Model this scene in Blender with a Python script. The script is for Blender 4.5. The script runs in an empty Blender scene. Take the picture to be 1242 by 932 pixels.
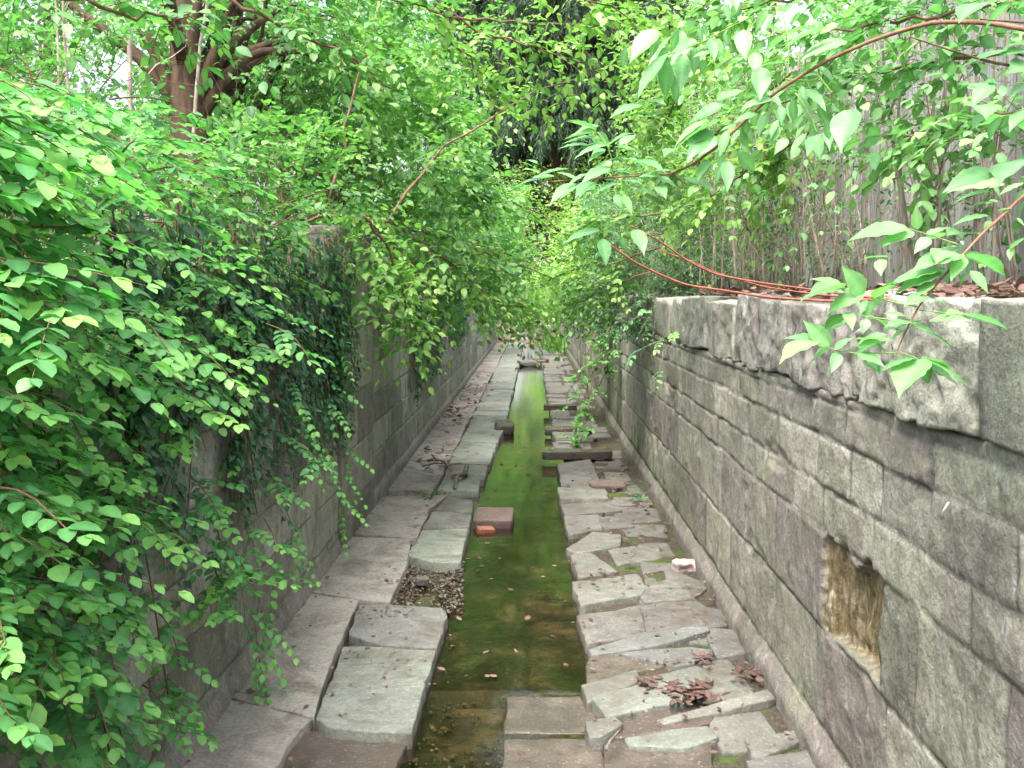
import bpy, bmesh, math, random
import numpy as np
from mathutils import Vector, Matrix

R = math.radians
rng = np.random.default_rng(11)
random.seed(5)
SC = bpy.context.scene
COL = SC.collection

# ------------------------------------------------------------------ camera
EYE = np.array([0.0, 0.0, 2.2])
FPX, CX, CY = 1207.0, 621.0, 466.0
PITCH = math.atan(108 / FPX); YAW = math.atan(24 / FPX)
cam_d = bpy.data.cameras.new('camera'); cam = bpy.data.objects.new('camera', cam_d); COL.objects.link(cam)
cam.location = EYE
cam.rotation_euler = (R(90) - PITCH, 0, YAW)
cam_d.sensor_width = 36; cam_d.lens = 36 * FPX / 1242
cam_d.clip_start = 0.05; cam_d.clip_end = 2000
SC.camera = cam
CM = np.array((Matrix.Rotation(YAW, 3, 'Z') @ Matrix.Rotation(R(90) - PITCH, 3, 'X')))

def ray(px, py):
    d = CM @ np.array([(px - CX) / FPX, -(py - CY) / FPX, -1.0])
    return d
def P(px, py, Y):                      # point seen at a photo position, at distance Y along the channel
    d = ray(px, py); return EYE + d * (Y / d[1])
def G(px, py, z=0.0):                  # point on the level z
    d = ray(px, py); return EYE + d * ((z - EYE[2]) / d[2])

# ------------------------------------------------------------------ noise
def _h(ix, iy, iz, s):
    n = (ix * 374761393 + iy * 668265263 + iz * 2147483647 + s * 974711) & 0xffffffff
    n = ((n ^ (n >> 13)) * 1274126177) & 0xffffffff
    n = ((n ^ (n >> 16)) * 2246822519) & 0xffffffff
    return ((n ^ (n >> 15)) & 0xffff) / 65535.0
def vnoise(x, y, z=0, s=0):
    x, y, z = np.broadcast_arrays(np.asarray(x, float), np.asarray(y, float), np.asarray(z, float))
    ix, iy, iz = [np.floor(a).astype(np.int64) for a in (x, y, z)]
    fx, fy, fz = x - ix, y - iy, z - iz
    fx, fy, fz = [f * f * (3 - 2 * f) for f in (fx, fy, fz)]
    o = 0
    for dx in (0, 1):
        for dy in (0, 1):
            for dz in (0, 1):
                w = (fx if dx else 1 - fx) * (fy if dy else 1 - fy) * (fz if dz else 1 - fz)
                o = o + w * _h(ix + dx, iy + dy, iz + dz, s)
    return o * 2 - 1
def fbm(x, y, z=0, s=0, oct=4, gain=.5):
    o = 0; a = 1; t = 0
    for k in range(oct):
        o = o + a * vnoise(np.asarray(x) * 2**k, np.asarray(y) * 2**k, np.asarray(z) * 2**k, s + 17 * k); t += a; a *= gain
    return o / t
def sstep(a, b, x):
    t = np.clip((x - a) / (b - a), 0, 1); return t * t * (3 - 2 * t)

# ------------------------------------------------------------------ mesh helpers
def nrm(v):
    return v / np.maximum(np.linalg.norm(v, axis=-1, keepdims=True), 1e-9)
class MB:
    """collects vertices, polygons and per-vertex numbers for ONE mesh"""
    def __init__(s): s.v = []; s.lv = []; s.ln = []; s.n = 0; s.at = {}
    def add(s, v, loops, lens, **at):
        v = np.asarray(v, float).reshape(-1, 3)
        s.v.append(v); s.lv.append(np.asarray(loops, np.int64) + s.n); s.ln.append(np.asarray(lens, np.int64))
        for k in set(list(at) + list(s.at)):
            a = at.get(k, 0.0); a = np.broadcast_to(np.asarray(a, float), (len(v),))
            s.at.setdefault(k, [np.zeros(s.n)] if s.n else []).append(a)
        s.n += len(v)
    def quads(s, v, q, **at):
        q = np.asarray(q).reshape(-1, 4); s.add(v, q.ravel(), np.full(len(q), 4), **at)
    def build(s, name, mat, parent=None, base=None, smooth=True):
        v = np.concatenate(s.v) if s.v else np.zeros((0, 3))
        if parent is not None: v = v - np.array(parent.location)
        elif base is not None: v = v - np.array(base)
        lv = np.concatenate(s.lv).astype(np.int32); ln = np.concatenate(s.ln).astype(np.int32)
        m = bpy.data.meshes.new(name)
        m.vertices.add(len(v)); m.vertices.foreach_set('co', v.astype(np.float32).ravel())
        m.loops.add(len(lv)); m.loops.foreach_set('vertex_index', lv)
        m.polygons.add(len(ln)); st = np.concatenate([[0], np.cumsum(ln)[:-1]]).astype(np.int32)
        m.polygons.foreach_set('loop_start', st); m.polygons.foreach_set('loop_total', ln)
        m.polygons.foreach_set('use_smooth', np.full(len(ln), bool(smooth)))
        for k, a in s.at.items():
            at = m.attributes.new(k, 'FLOAT', 'POINT'); at.data.foreach_set('value', np.concatenate(a).astype(np.float32))
        m.update(calc_edges=True); m.validate()
        m.materials.append(mat)
        o = bpy.data.objects.new(name, m); COL.objects.link(o)
        if parent is not None: o.parent = parent
        elif base is not None: o.location = base
        return o
    # shapes
    def tube(s, pts, rad, k=6, **at):
        p = np.asarray(pts, float); n = len(p); rad = np.broadcast_to(np.asarray(rad, float), (n,))
        t = nrm(np.gradient(p, axis=0))
        ref = np.array([0.31, 0.77, 0.55]); 
        if abs(np.dot(nrm(p[-1] - p[0]), ref)) > .95: ref = np.array([1.0, 0, 0])
        a = nrm(np.cross(t, ref)); b = np.cross(t, a)
        th = np.arange(k) * 2 * math.pi / k
        v = p[:, None] + rad[:, None, None] * (a[:, None] * np.cos(th)[None, :, None] + b[:, None] * np.sin(th)[None, :, None])
        i = np.arange(n - 1)[:, None] * k; j = np.arange(k)[None]; j2 = (j + 1) % k
        q = np.stack([i + j, i + j2, i + k + j2, i + k + j], -1).reshape(-1, 4)
        loops = np.concatenate([q.ravel(), np.arange(k)[::-1], (n - 1) * k + np.arange(k)])
        lens = np.concatenate([np.full(len(q), 4), [k, k]])
        s.add(v.reshape(-1, 3), loops, lens, **at)
    def box(s, c, h, rot=0, **at):
        v = np.array([[x, y, z] for x in (-1, 1) for y in (-1, 1) for z in (-1, 1)], float) * np.array(h)
        if rot: cs, sn = math.cos(rot), math.sin(rot); v = v @ np.array([[cs, sn, 0], [-sn, cs, 0], [0, 0, 1]])
        s.quads(v + np.array(c), [[0, 1, 3, 2], [4, 6, 7, 5], [0, 4, 5, 1], [2, 3, 7, 6], [0, 2, 6, 4], [1, 5, 7, 3]], **at)
    def grid(s, V, **at):                 # V (a,b,3)
        a, b = V.shape[:2]
        i = np.arange(a - 1)[:, None] * b; j = np.arange(b - 1)[None]
        q = np.stack([i + j, i + j + 1, i + b + j + 1, i + b + j], -1)
        s.quads(V.reshape(-1, 3), q, **{k: np.asarray(x).reshape(-1) if np.ndim(x) else x for k, x in at.items()})

def tag(o, label=None, cat=None, group=None, kind=None):
    if kind is None and cat: kind = 'thing'
    return _tag(o, label, cat, group, kind)
def _tag(o, label=None, cat=None, group=None, kind=None):
    if label: o['label'] = label
    if cat: o['category'] = cat
    if group: o['group'] = group
    if kind: o['kind'] = kind
    return o
def thing(name, label, cat, loc, group=None):
    o = bpy.data.objects.new(name, None); COL.objects.link(o); o.location = [float(c) for c in loc]
    o.empty_display_size = .2
    return tag(o, label, cat, group)

# ------------------------------------------------------------------ materials
class NT:
    def __init__(s, name):
        s.m = bpy.data.materials.new(name); s.m.use_nodes = True; s.t = s.m.node_tree; s.t.nodes.clear()
        s.out = s.n('ShaderNodeOutputMaterial')
    def n(s, typ, **kw):
        o = s.t.nodes.new(typ)
        for k, v in kw.items(): setattr(o, k, v)
        return o
    def l(s, a, b): s.t.links.new(a, b)
    def val(s, sock, v):
        if isinstance(v, bpy.types.NodeSocket): s.l(v, sock)
        else: sock.default_value = v
    def coord(s, scale=(1, 1, 1)):
        c = s.n('ShaderNodeTexCoord'); mp = s.n('ShaderNodeMapping'); mp.inputs['Scale'].default_value = scale
        geo = s.n('ShaderNodeNewGeometry'); s.l(geo.outputs['Position'], mp.inputs[0]); s.t.nodes.remove(c); return mp.outputs[0]
    def noise(s, vec, scale, detail=5, rough=.55, dist=0):
        o = s.n('ShaderNodeTexNoise'); s.l(vec, o.inputs['Vector']); o.inputs['Scale'].default_value = scale
        o.inputs['Detail'].default_value = detail; o.inputs['Roughness'].default_value = rough; o.inputs['Distortion'].default_value = dist
        return o.outputs['Fac']
    def ramp(s, fac, stops):
        o = s.n('ShaderNodeValToRGB'); e = o.color_ramp.elements
        while len(e) < len(stops): e.new(.5)
        for k, (p, c) in enumerate(stops):
            e[k].position = p; e[k].color = (c, c, c, 1) if not isinstance(c, tuple) else (*c, 1)
        s.l(fac, o.inputs[0]); return o.outputs[0]
    def mix(s, f, a, b, mode='MIX'):
        o = s.n('ShaderNodeMix', data_type='RGBA', blend_type=mode)
        s.val(o.inputs[0], f)
        for sk, v in ((o.inputs[6], a), (o.inputs[7], b)):
            if isinstance(v, tuple): v = (*v, 1)
            s.val(sk, v)
        return o.outputs[2]
    def math(s, op, a, b=0.0, clamp=False):
        o = s.n('ShaderNodeMath', operation=op, use_clamp=clamp); s.val(o.inputs[0], a); s.val(o.inputs[1], b); return o.outputs[0]
    def attr(s, name):
        return s.n('ShaderNodeAttribute', attribute_name=name).outputs['Fac']
    def bump(s, h, strength=.5, dist=.02):
        o = s.n('ShaderNodeBump'); o.inputs['Strength'].default_value = strength; o.inputs['Distance'].default_value = dist
        s.l(h, o.inputs['Height']); return o.outputs[0]
    def pbr(s, col, rough=.8, spec=.3, normal=None):
        o = s.n('ShaderNodeBsdfPrincipled')
        s.val(o.inputs['Base Color'], (*col, 1) if isinstance(col, tuple) else col); s.val(o.inputs['Roughness'], rough)
        s.val(o.inputs['Specular IOR Level'], spec)
        if normal is not None: s.l(normal, o.inputs['Normal'])
        return o.outputs[0]
    def done(s, sh): s.l(sh, s.out.inputs['Surface']); return s.m

def stone_mat(name, a, b, c, moss=.5, wet=0., streak=True, rough=.85, ochre=False, swirl=False, lichen=0.):
    t = NT(name); p = t.coord()
    big = t.noise(p, 1.1, 4); mid = t.noise(p, 6, 6, .65); fine = t.noise(p, 45, 4, .7)
    col = t.mix(t.ramp(big, [(.35, 0.), (.65, 1.)]), a, b)
    col = t.mix(t.math('MULTIPLY', t.ramp(mid, [(.42, 0.), (.68, 1.)]), .75), col, c)
    rn = t.attr('rnd')
    col = t.mix(1.0, col, t.ramp(rn, [(0, (.58, .57, .54)), (.3, (.95, .96, .90)), (.5, (.78, .72, .73)), (.75, (1.12, 1.16, 1.03)), (1, (1.38, 1.36, 1.26))]), 'MULTIPLY')
    if lichen:                                      # stones of different beds: greenish, purple brown, cream
        for lo, hi, cc in ((-.2, .22, (.19, .21, .15)), (.42, .58, (.185, .15, .145)), (.8, 1.2, (.40, .385, .33))):
            mid_, wd_ = (lo + hi) / 2, (hi - lo) / 2
            sel = t.math('LESS_THAN', t.math('ABSOLUTE', t.math('SUBTRACT', rn, mid_)), wd_)
            col = t.mix(t.math('MULTIPLY', sel, .36), col, cc)
    if streak:                                      # whitish lime streaks running down the faces
        sv = t.coord((9, 9, 1.3)); st = t.noise(sv, 4.5, 5, .6, .4)
        col = t.mix(t.math('MULTIPLY', t.ramp(st, [(.54, 0.), (.76, 1.)]), .35), col, (.43, .42, .39))
        dk = t.noise(t.coord((5, 5, .8)), 2.2, 4, .6)
        col = t.mix(t.math('MULTIPLY', t.ramp(dk, [(.52, 0.), (.7, 1.)]), .34), col, (.07, .07, .065))
    col = t.mix(t.math('MULTIPLY', t.ramp(fine, [(.3, 1.), (.55, 0.)]), .55), col, (.09, .085, .08))
    col = t.mix(t.math('MULTIPLY', t.ramp(fine, [(.58, 0.), (.72, 1.)]), .4), col, (.5, .49, .46))
    dp = t.noise(p, 2.1, 5, .7, .8)                # damp brown stains
    col = t.mix(t.math('MULTIPLY', t.ramp(dp, [(.47, 0.), (.66, 1.)]), .45 if streak else .72), col, (.085, .07, .05))
    if swirl:
        sw = t.noise(t.coord((1.6, .8, 1)), 3.2, 3, .5, 1.2)
        col = t.mix(t.math('MULTIPLY', t.ramp(sw, [(.44, 0.), (.48, 1.), (.50, 1.), (.54, 0.)]), .13), col, (.44, .40, .385))
    if lichen:
        pu = t.noise(t.coord((1.2, 1.0, .55)), 1.7, 4, .6)
        col = t.mix(t.math('MULTIPLY', t.ramp(pu, [(.54, 0.), (.66, 1.)]), .6), col, (.19, .155, .145))
        gs = t.noise(p, 4.2, 6, .8)
        col = t.mix(t.math('MULTIPLY', t.ramp(gs, [(.36, 1.), (.47, 0.)]), .45), col, (.075, .078, .06))
        li = t.noise(p, 2.6, 6, .75, .3)
        col = t.mix(t.math('MULTIPLY', t.ramp(li, [(.52, 0.), (.66, 1.)]), lichen), col, (.30, .31, .20))
        l2 = t.noise(t.coord((1, 1.3, .8)), 7, 5, .8)
        col = t.mix(t.math('MULTIPLY', t.ramp(l2, [(.58, 0.), (.66, 1.)]), lichen), col, (.46, .455, .42))
    col = t.mix(t.math('MULTIPLY', t.attr('joint'), .8), col, (.085, .08, .072))
    if ochre:
        oc = t.noise(t.coord((3, 3, .8)), 8, 8, .7)
        col = t.mix(t.attr('hole'), col, t.ramp(oc, [(.35, (.07, .052, .025)), (.5, (.17, .13, .065)), (.68, (.40, .36, .28))]))
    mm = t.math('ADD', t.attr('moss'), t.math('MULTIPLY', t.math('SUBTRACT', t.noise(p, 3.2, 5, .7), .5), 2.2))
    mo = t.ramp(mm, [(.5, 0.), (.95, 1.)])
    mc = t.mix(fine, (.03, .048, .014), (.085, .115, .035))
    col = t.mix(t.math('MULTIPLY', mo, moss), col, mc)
    h = t.math('ADD', t.math('MULTIPLY', mid, .6), t.math('MULTIPLY', fine, .4))
    return t.done(t.pbr(col, t.math('SUBTRACT', rough, t.math('MULTIPLY', big, wet)), .3, t.bump(h, .8, .025)))

def leaf_mat(name, dark, light, young, transl=.4, rough=.45, spec=.45):
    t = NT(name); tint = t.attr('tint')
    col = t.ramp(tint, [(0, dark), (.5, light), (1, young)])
    p = t.coord(); nz = t.noise(p, 30, 2)
    col = t.mix(1.0, col, t.ramp(nz, [(.3, .85), (.7, 1.12)]), 'MULTIPLY')
    # pale veins along the midrib
    col = t.mix(t.math('MULTIPLY', t.attr('vein'), .22), col, tuple(min(1, c * 2.2 + .02) for c in light))
    # side veins and the odd browned patch (only where the leaf carries lx / ly)
    sv = t.math('FRACT', t.math('SUBTRACT', t.math('MULTIPLY', t.attr('lx'), 9.0), t.math('MULTIPLY', t.attr('ly'), 4.2)))
    sv = t.math('MULTIPLY', t.ramp(sv, [(.0, 1.), (.12, 0.), (.86, 0.), (1., 1.)]), t.attr('hero'))
    col = t.mix(t.math('MULTIPLY', sv, .2), col, tuple(c * 1.7 + .02 for c in light))
    bl = t.ramp(t.noise(p, 11, 4, .6), [(.66, 0.), (.70, 1.)])
    col = t.mix(t.math('MULTIPLY', t.math('MULTIPLY', bl, t.attr('hero')), .5), col, (.22, .17, .06))
    b = t.pbr(col, rough, spec, t.bump(nz, .3, .004))
    tr = t.n('ShaderNodeBsdfTranslucent')
    t.l(t.mix(1.0, col, (1.05, 1.42, .8), 'MULTIPLY'), tr.inputs[0])
    mx = t.n('ShaderNodeMixShader'); mx.inputs[0].default_value = transl
    t.l(b, mx.inputs[1]); t.l(tr.outputs[0], mx.inputs[2])
    return t.done(mx.outputs[0])

def bark_mat(name, a, b, scale=12):
    t = NT(name); p = t.coord((1, 1, .25)); n = t.noise(p, scale, 5, .65)
    col = t.ramp(n, [(.35, a), (.65, b)])
    return t.done(t.pbr(col, .85, .2, t.bump(n, .7, .02)))

M = {}
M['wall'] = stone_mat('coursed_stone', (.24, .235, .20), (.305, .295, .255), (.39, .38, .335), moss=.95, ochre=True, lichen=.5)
M['wall_old'] = stone_mat('weathered_stone', (.29, .285, .265), (.34, .33, .31), (.42, .41, .385), moss=.8, lichen=.3)
M['coping'] = stone_mat('coping_stone', (.23, .225, .205), (.30, .29, .265), (.37, .36, .325), moss=.7, lichen=.25)
M['slab_pink'] = stone_mat('pinkish_slab', (.25, .225, .215), (.315, .288, .275), (.355, .33, .315), moss=.35, streak=False, rough=.8, swirl=True)
M['slab_green'] = stone_mat('greenish_slab', (.175, .195, .18), (.225, .245, .22), (.28, .295, .27), moss=.5, streak=False, rough=.75)
M['slab_grey'] = stone_mat('grey_slab', (.10, .102, .093), (.15, .15, .138), (.215, .215, .20), moss=.8, streak=False, rough=.75)
M['pebble'] = stone_mat('brown_pebble', (.10, .075, .06), (.17, .13, .105), (.28, .23, .20), moss=.2, streak=False, rough=.6)
M['slab_wet'] = stone_mat('wet_brown_slab', (.065, .055, .045), (.105, .085, .07), (.16, .135, .115), moss=.5, streak=False, rough=.42, wet=.35)
M['slab_blue'] = stone_mat('bluish_green_slab', (.115, .13, .12), (.16, .175, .163), (.215, .23, .215), moss=.7, streak=False, rough=.75)
M['brick'] = stone_mat('red_brick', (.13, .095, .083), (.17, .12, .105), (.21, .155, .14), moss=.3, streak=False, rough=.7)
M['brick_orange'] = stone_mat('orange_brick', (.28, .085, .05), (.33, .11, .065), (.32, .15, .10), moss=0, streak=False, rough=.5)
M['pale_stone'] = stone_mat('pale_stone', (.50, .42, .39), (.56, .48, .44), (.62, .56, .52), moss=0, streak=False)
def soil_mat(name, a, b, c, moss):
    t = NT(name); p = t.coord(); n = t.noise(p, 2.4, 6, .7); f = t.noise(p, 38, 4, .7)
    col = t.mix(t.ramp(f, [(.35, 0.), (.65, 1.)]), a, b)
    col = t.mix(t.math('MULTIPLY', t.ramp(f, [(.62, 0.), (.7, 1.)]), .8), col, c)
    col = t.mix(t.math('MULTIPLY', t.ramp(n, [(.5, 0.), (.62, 1.)]), moss), col, t.mix(f, (.03, .06, .012), (.10, .15, .03)))
    return t.done(t.pbr(col, .9, .2, t.bump(f, 1., .03)))
M['soil'] = soil_mat('mossy_soil', (.045, .036, .028), (.095, .078, .06), (.20, .17, .125), .95)
M['bank'] = soil_mat('leafy_soil', (.07, .05, .035), (.16, .11, .08), (.27, .19, .15), .5)
def bed_mat():
    t = NT('stream_bed_stone'); p = t.coord(); n = t.noise(p, 3, 6, .65); f = t.noise(p, 26, 4, .7); k = t.noise(p, 1.2, 3)
    col = t.ramp(n, [(.38, (.008, .006, .004)), (.54, (.028, .022, .015)), (.70, (.13, .10, .07))])
    yy = t.n('ShaderNodeSeparateXYZ'); t.l(p, yy.inputs[0])
    far = t.n('ShaderNodeMapRange'); far.inputs[1].default_value = 8; far.inputs[2].default_value = 16; far.inputs[3].default_value = 0.; far.inputs[4].default_value = .7; t.l(yy.outputs[1], far.inputs[0])
    col = t.mix(t.math('MULTIPLY', t.ramp(k, [(.42, 0.), (.6, 1.)]), far.outputs[0]), col, (.16, .17, .075))   # algae, thicker upstream
    col = t.mix(t.attr('joint'), col, (.008, .006, .004))
    col = t.mix(t.math('MULTIPLY', t.ramp(f, [(.6, 0.), (.72, 1.)]), .5), col, (.26, .21, .14))
    return t.done(t.pbr(col, .5, .3, t.bump(f, .6, .02)))
M['bed'] = bed_mat()
def water_mat():
    t = NT('stream_water'); p = t.coord((1.6, .8, 1))
    h = t.math('ADD', t.noise(p, 5, 3, .5), t.math('MULTIPLY', t.noise(t.coord((1, .6, 1)), 24, 3, .6), .35))
    nb = t.bump(h, .12, .02)
    fr = t.n('ShaderNodeFresnel'); fr.inputs[0].default_value = 1.45; t.l(nb, fr.inputs['Normal'])
    gl = t.n('ShaderNodeBsdfGlossy'); gl.inputs['Roughness'].default_value = .015; t.l(nb, gl.inputs['Normal'])
    tr = t.n('ShaderNodeBsdfTransparent'); tr.inputs[0].default_value = (.79, .72, .54, 1)
    mx = t.n('ShaderNodeMixShader'); t.l(t.math('MULTIPLY', fr.outputs[0], 1.5, True), mx.inputs[0])
    t.l(tr.outputs[0], mx.inputs[1]); t.l(gl.outputs[0], mx.inputs[2])
    return t.done(mx.outputs[0])
M['water'] = water_mat()
M['honeysuckle'] = leaf_mat('honeysuckle_leaf', (.03, .11, .045), (.10, .29, .09), (.29, .55, .13), .44)
M['shrub'] = leaf_mat('shrub_leaf', (.028, .09, .032), (.08, .21, .06), (.21, .38, .09), .42)
M['yellow'] = leaf_mat('yellow_green_leaf', (.055, .15, .04), (.14, .29, .07), (.33, .45, .12), .45)
M['dark'] = leaf_mat('dark_glossy_leaf', (.018, .06, .03), (.042, .12, .055), (.09, .2, .06), .25, .33, .5)
M['privet'] = leaf_mat('privet_leaf', (.022, .08, .032), (.06, .165, .055), (.14, .29, .085), .35)
M['elder'] = leaf_mat('box_elder_leaf', (.05, .16, .06), (.155, .34, .135), (.30, .49, .17), .40, .4)
M['hemlock'] = leaf_mat('evergreen_needle', (.018, .036, .018), (.032, .066, .03), (.055, .105, .045), .1, .6, .2)
M['grass'] = leaf_mat('grass_blade', (.05, .13, .025), (.11, .24, .05), (.2, .34, .08), .35)
M['litter'] = leaf_mat('dead_leaf', (.05, .03, .025), (.115, .07, .058), (.24, .155, .12), .1, .85, .1)
M['bark'] = bark_mat('brown_bark', (.04, .027, .018), (.12, .078, .05))
M['bark_dark'] = bark_mat('dark_red_bark', (.03, .017, .013), (.075, .042, .032))
M['stem'] = bark_mat('grey_stem', (.22, .175, .145), (.42, .35, .29), 30)
M['twig'] = bark_mat('brown_twig', (.10, .065, .04), (.21, .135, .08), 30)
M['redcane'] = bark_mat('red_cane', (.26, .075, .05), (.40, .14, .10), 20)
M['redstem'] = bark_mat('reddish_branch', (.15, .075, .05), (.29, .16, .105), 20)
M['greenstem'] = bark_mat('green_stem', (.15, .26, .07), (.25, .36, .10), 20)
def wood_mat():
    t = NT('grey_fence_wood'); p = t.coord((14, 14, .7)); n = t.noise(p, 3, 6, .65); k = t.noise(t.coord(), 2, 3)
    col = t.ramp(n, [(.3, (.24, .225, .22)), (.5, (.38, .36, .355)), (.7, (.50, .48, .47))])
    rn = t.attr('rnd'); col = t.mix(1.0, col, t.ramp(rn, [(0, .75), (1, 1.15)]), 'MULTIPLY')
    return t.done(t.pbr(col, .85, .2, t.bump(n, .5, .01)))
M['wood'] = wood_mat()
M['deadwood'] = bark_mat('dead_wood', (.09, .07, .055), (.22, .185, .155), 25)
M['rope'] = bark_mat('white_strip', (.75, .74, .72), (.85, .84, .82), 10)

# ------------------------------------------------------------------ world and sun
w = bpy.data.worlds.new('World'); SC.world = w; w.use_nodes = True
nt = w.node_tree; bg = nt.nodes['Background']
sky = nt.nodes.new('ShaderNodeTexSky'); sky.sky_type = 'NISHITA'; sky.sun_disc = False
SUN_EL, SUN_ROT = R(66), R(205)
sky.sun_elevation = SUN_EL; sky.sun_rotation = SUN_ROT; sky.air_density = 1.0; sky.dust_density = 6.0; sky.ozone_density = .6
hs = nt.nodes.new('ShaderNodeHueSaturation'); hs.inputs['Saturation'].default_value = .6   # a bright veil of cloud
nt.links.new(sky.outputs[0], hs.inputs['Color']); nt.links.new(hs.outputs[0], bg.inputs[0]); bg.inputs[1].default_value = .15
sd = bpy.data.lights.new('sun', 'SUN'); sd.energy = 1.5; sd.angle = R(40); sd.color = (1, .985, .96)
so = bpy.data.objects.new('sun', sd); COL.objects.link(so)
# Nishita: rotation measured clockwise from +Y
sdir = Vector((math.sin(SUN_ROT) * math.cos(SUN_EL), math.cos(SUN_ROT) * math.cos(SUN_EL), math.sin(SUN_EL)))
so.rotation_euler = sdir.to_track_quat('Z', 'Y').to_euler()
so.location = sdir * 60
vs = SC.view_settings; vs.view_transform = 'Standard'; vs.look = 'None'; vs.gamma = 1; vs.use_curve_mapping = False
vs.exposure = 2.08
cy = SC.cycles; cy.use_denoising = True; cy.use_adaptive_sampling = True; cy.adaptive_threshold = .03; cy.max_bounces = 8; cy.diffuse_bounces = 4; cy.transmission_bounces = 4; cy.transparent_max_bounces = 8
cy.caustics_reflective = False; cy.caustics_refractive = False
cy.sample_clamp_indirect = 6
# ================================================================== HARD SETTING
XL, XR = -1.67, 1.377
def ysteps(y0, y1, rel=.0038, mn=.010):
    y = [y0]
    while y[-1] < y1: y.append(y[-1] + max(mn, rel * y[-1]))
    return np.array(y)
def wall_face(mb, xf, out, y0, y1, zb, ztop, seed, blk=(.4, .95), depth=.45, plinth=0., hole=None, mossy=.1, rough=1., dz=.012, face_only=False):
    r = np.random.default_rng(seed)
    ys = ysteps(y0, y1); zs = np.linspace(-.25, ztop, int((ztop + .25) / dz))
    Y, Z = np.meshgrid(ys, zs, indexing='ij')
    zw = Z + .012 * fbm(Y * 1.1, Z * 2, 0, seed, 2) + .006 * fbm(Y * 7, Z * 3, 0, seed + 1, 2)
    zb = np.array(zb); ci = np.clip(np.searchsorted(zb, zw) - 1, 0, len(zb) - 2)
    rnd = np.zeros_like(Y); dj = np.full_like(Y, 9.); off = np.zeros_like(Y); rg = np.zeros_like(Y); bid = np.zeros_like(Y)
    yw = Y + .012 * fbm(Y * 3, Z * 5, 0, seed + 2, 3)
    for c in range(len(zb) - 1):
        m = ci == c
        if not m.any(): continue
        hgt = zb[c + 1] - zb[c]
        j = [y0 - r.random()]
        while j[-1] < y1 + 2: j.append(j[-1] + r.uniform(*blk) * (1.0 + .6 * (hgt > .3)))
        j = np.array(j); k = np.searchsorted(j, yw[m]) - 1
        a = r.random(len(j)); b = r.random(len(j)); d = r.random(len(j))
        rnd[m] = a[k]; off[m] = b[k]; rg[m] = d[k]; bid[m] = k * 3.7 + c * 11.3
        dj[m] = np.minimum(yw[m] - j[k], j[k + 1] - yw[m])
    dzz = np.minimum(np.abs(zw - zb[ci]), np.abs(zb[ci + 1] - zw))
    dmin = np.minimum(dj * .8, dzz * 1.1) + .006 * fbm(Y * 9, Z * 9, 0, seed + 4, 2)
    joint = (1 - sstep(.002, .010, dmin)) * (.35 + .65 * sstep(-.3, .1, fbm(Y * 1.7, Z * 1.7, 5, seed + 11, 3) + .12))
    h = -.0075 * joint + .004 * sstep(0, .03, dmin) + (off - .5) * .009
    bil = 1 - 2 * np.abs(fbm(Y * 3.6, Z * 3.6, bid, seed + 21, 4))
    h += rough * (.010 * (.3 + rg) * fbm(Y * 2.6, Z * 2.6, bid, seed + 5, 3) + .011 * (.3 + rg) * (bil - .5) + .005 * fbm(Y * 18, Z * 14, bid, seed + 6, 3))
    # chips broken off along the joints
    ch = sstep(.25, .55, fbm(Y * 2.3, Z * 3.1, 3, seed + 8, 3)) * (1 - sstep(.03, .16, dmin)); h -= .016 * ch
    moss = mossy + .34 * (1 - sstep(.05, .55, Z)) + .25 * joint + .12 * ch
    if out < 0: moss = moss + .34 * sstep(6.5, 13, Y) * (.5 + .5 * sstep(-2.1, -.6, -Z))  # more moss far along the right wall, also painting in the overhang's shade
    hl = np.zeros_like(Y)
    if plinth:
        h += .04 * (1 - sstep(plinth - .13, plinth + .012, zw)); rnd = np.where(zw < plinth, .45, rnd); joint *= sstep(plinth - .02, plinth + .01, zw)
        moss = moss + .12 * np.exp(-((Z - plinth) / .05) ** 2) - .36 * (Z < plinth - .02)
    if hole:
        a0, a1, b0, b1 = hole
        e = .07 * fbm(Y * 6, Z * 6, 0, 77, 4)
        hl = sstep(-.012, .012, np.minimum(np.minimum(Y - a0 + e, a1 - Y + e), np.minimum(Z - b0 + e * .6, b1 - Z + e)))
        # flaking wedge inside: deep at the far/top corner, rising to the near edge
        dep = .065 * sstep(a1 + .15, a0 - .1, Y + .18 * np.sin(9 * Z + 3 * fbm(Y * 5, Z * 2, 0, 5, 2))) + .02 + .045 * fbm(Y * 16, Z * 4, 0, 78, 4) + .02 * np.abs(fbm(Y * 30, Z * 14, 0, 79, 3))
        h = h * (1 - hl) - hl * dep
        rim = (1 - hl) * sstep(-.13, -.02, np.minimum(np.minimum(Y - a0, a1 - Y), np.minimum(Z - b0, b1 - Z)))
        joint = joint * (1 - hl); moss = moss - hl
    X = xf + out * h
    V = np.stack([X, Y, Z], -1)
    at = dict(rnd=rnd, joint=joint, moss=moss, hole=hl)
    if not face_only:                               # close over the top and down the back
        for dx, zz in ((.12, ztop), (depth, ztop), (depth, -.25)):
            row = V[:, -1].copy(); row[:, 0] = xf - out * dx; row[:, 2] = zz + (.01 * fbm(ys * 4, dx * 9, 0, seed) if zz > 0 else 0)
            V = np.concatenate([V, row[:, None]], 1)
            for k in at: at[k] = np.concatenate([at[k], (at[k][:, -1] * (0 if k in ('joint', 'hole') else 1))[:, None]], 1)
        for e in (0, -1):                           # end caps
            lv = V.shape[1]; n0 = V[e]
            mb.add(n0, np.arange(lv) if (e == 0) == (out < 0) else np.arange(lv)[::-1], [lv], rnd=.5, moss=.1)
    if out > 0: V = V[::-1]; at = {k: a[::-1] for k, a in at.items()}
    mb.grid(V[:, ::-1] if False else V, **at)

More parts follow.
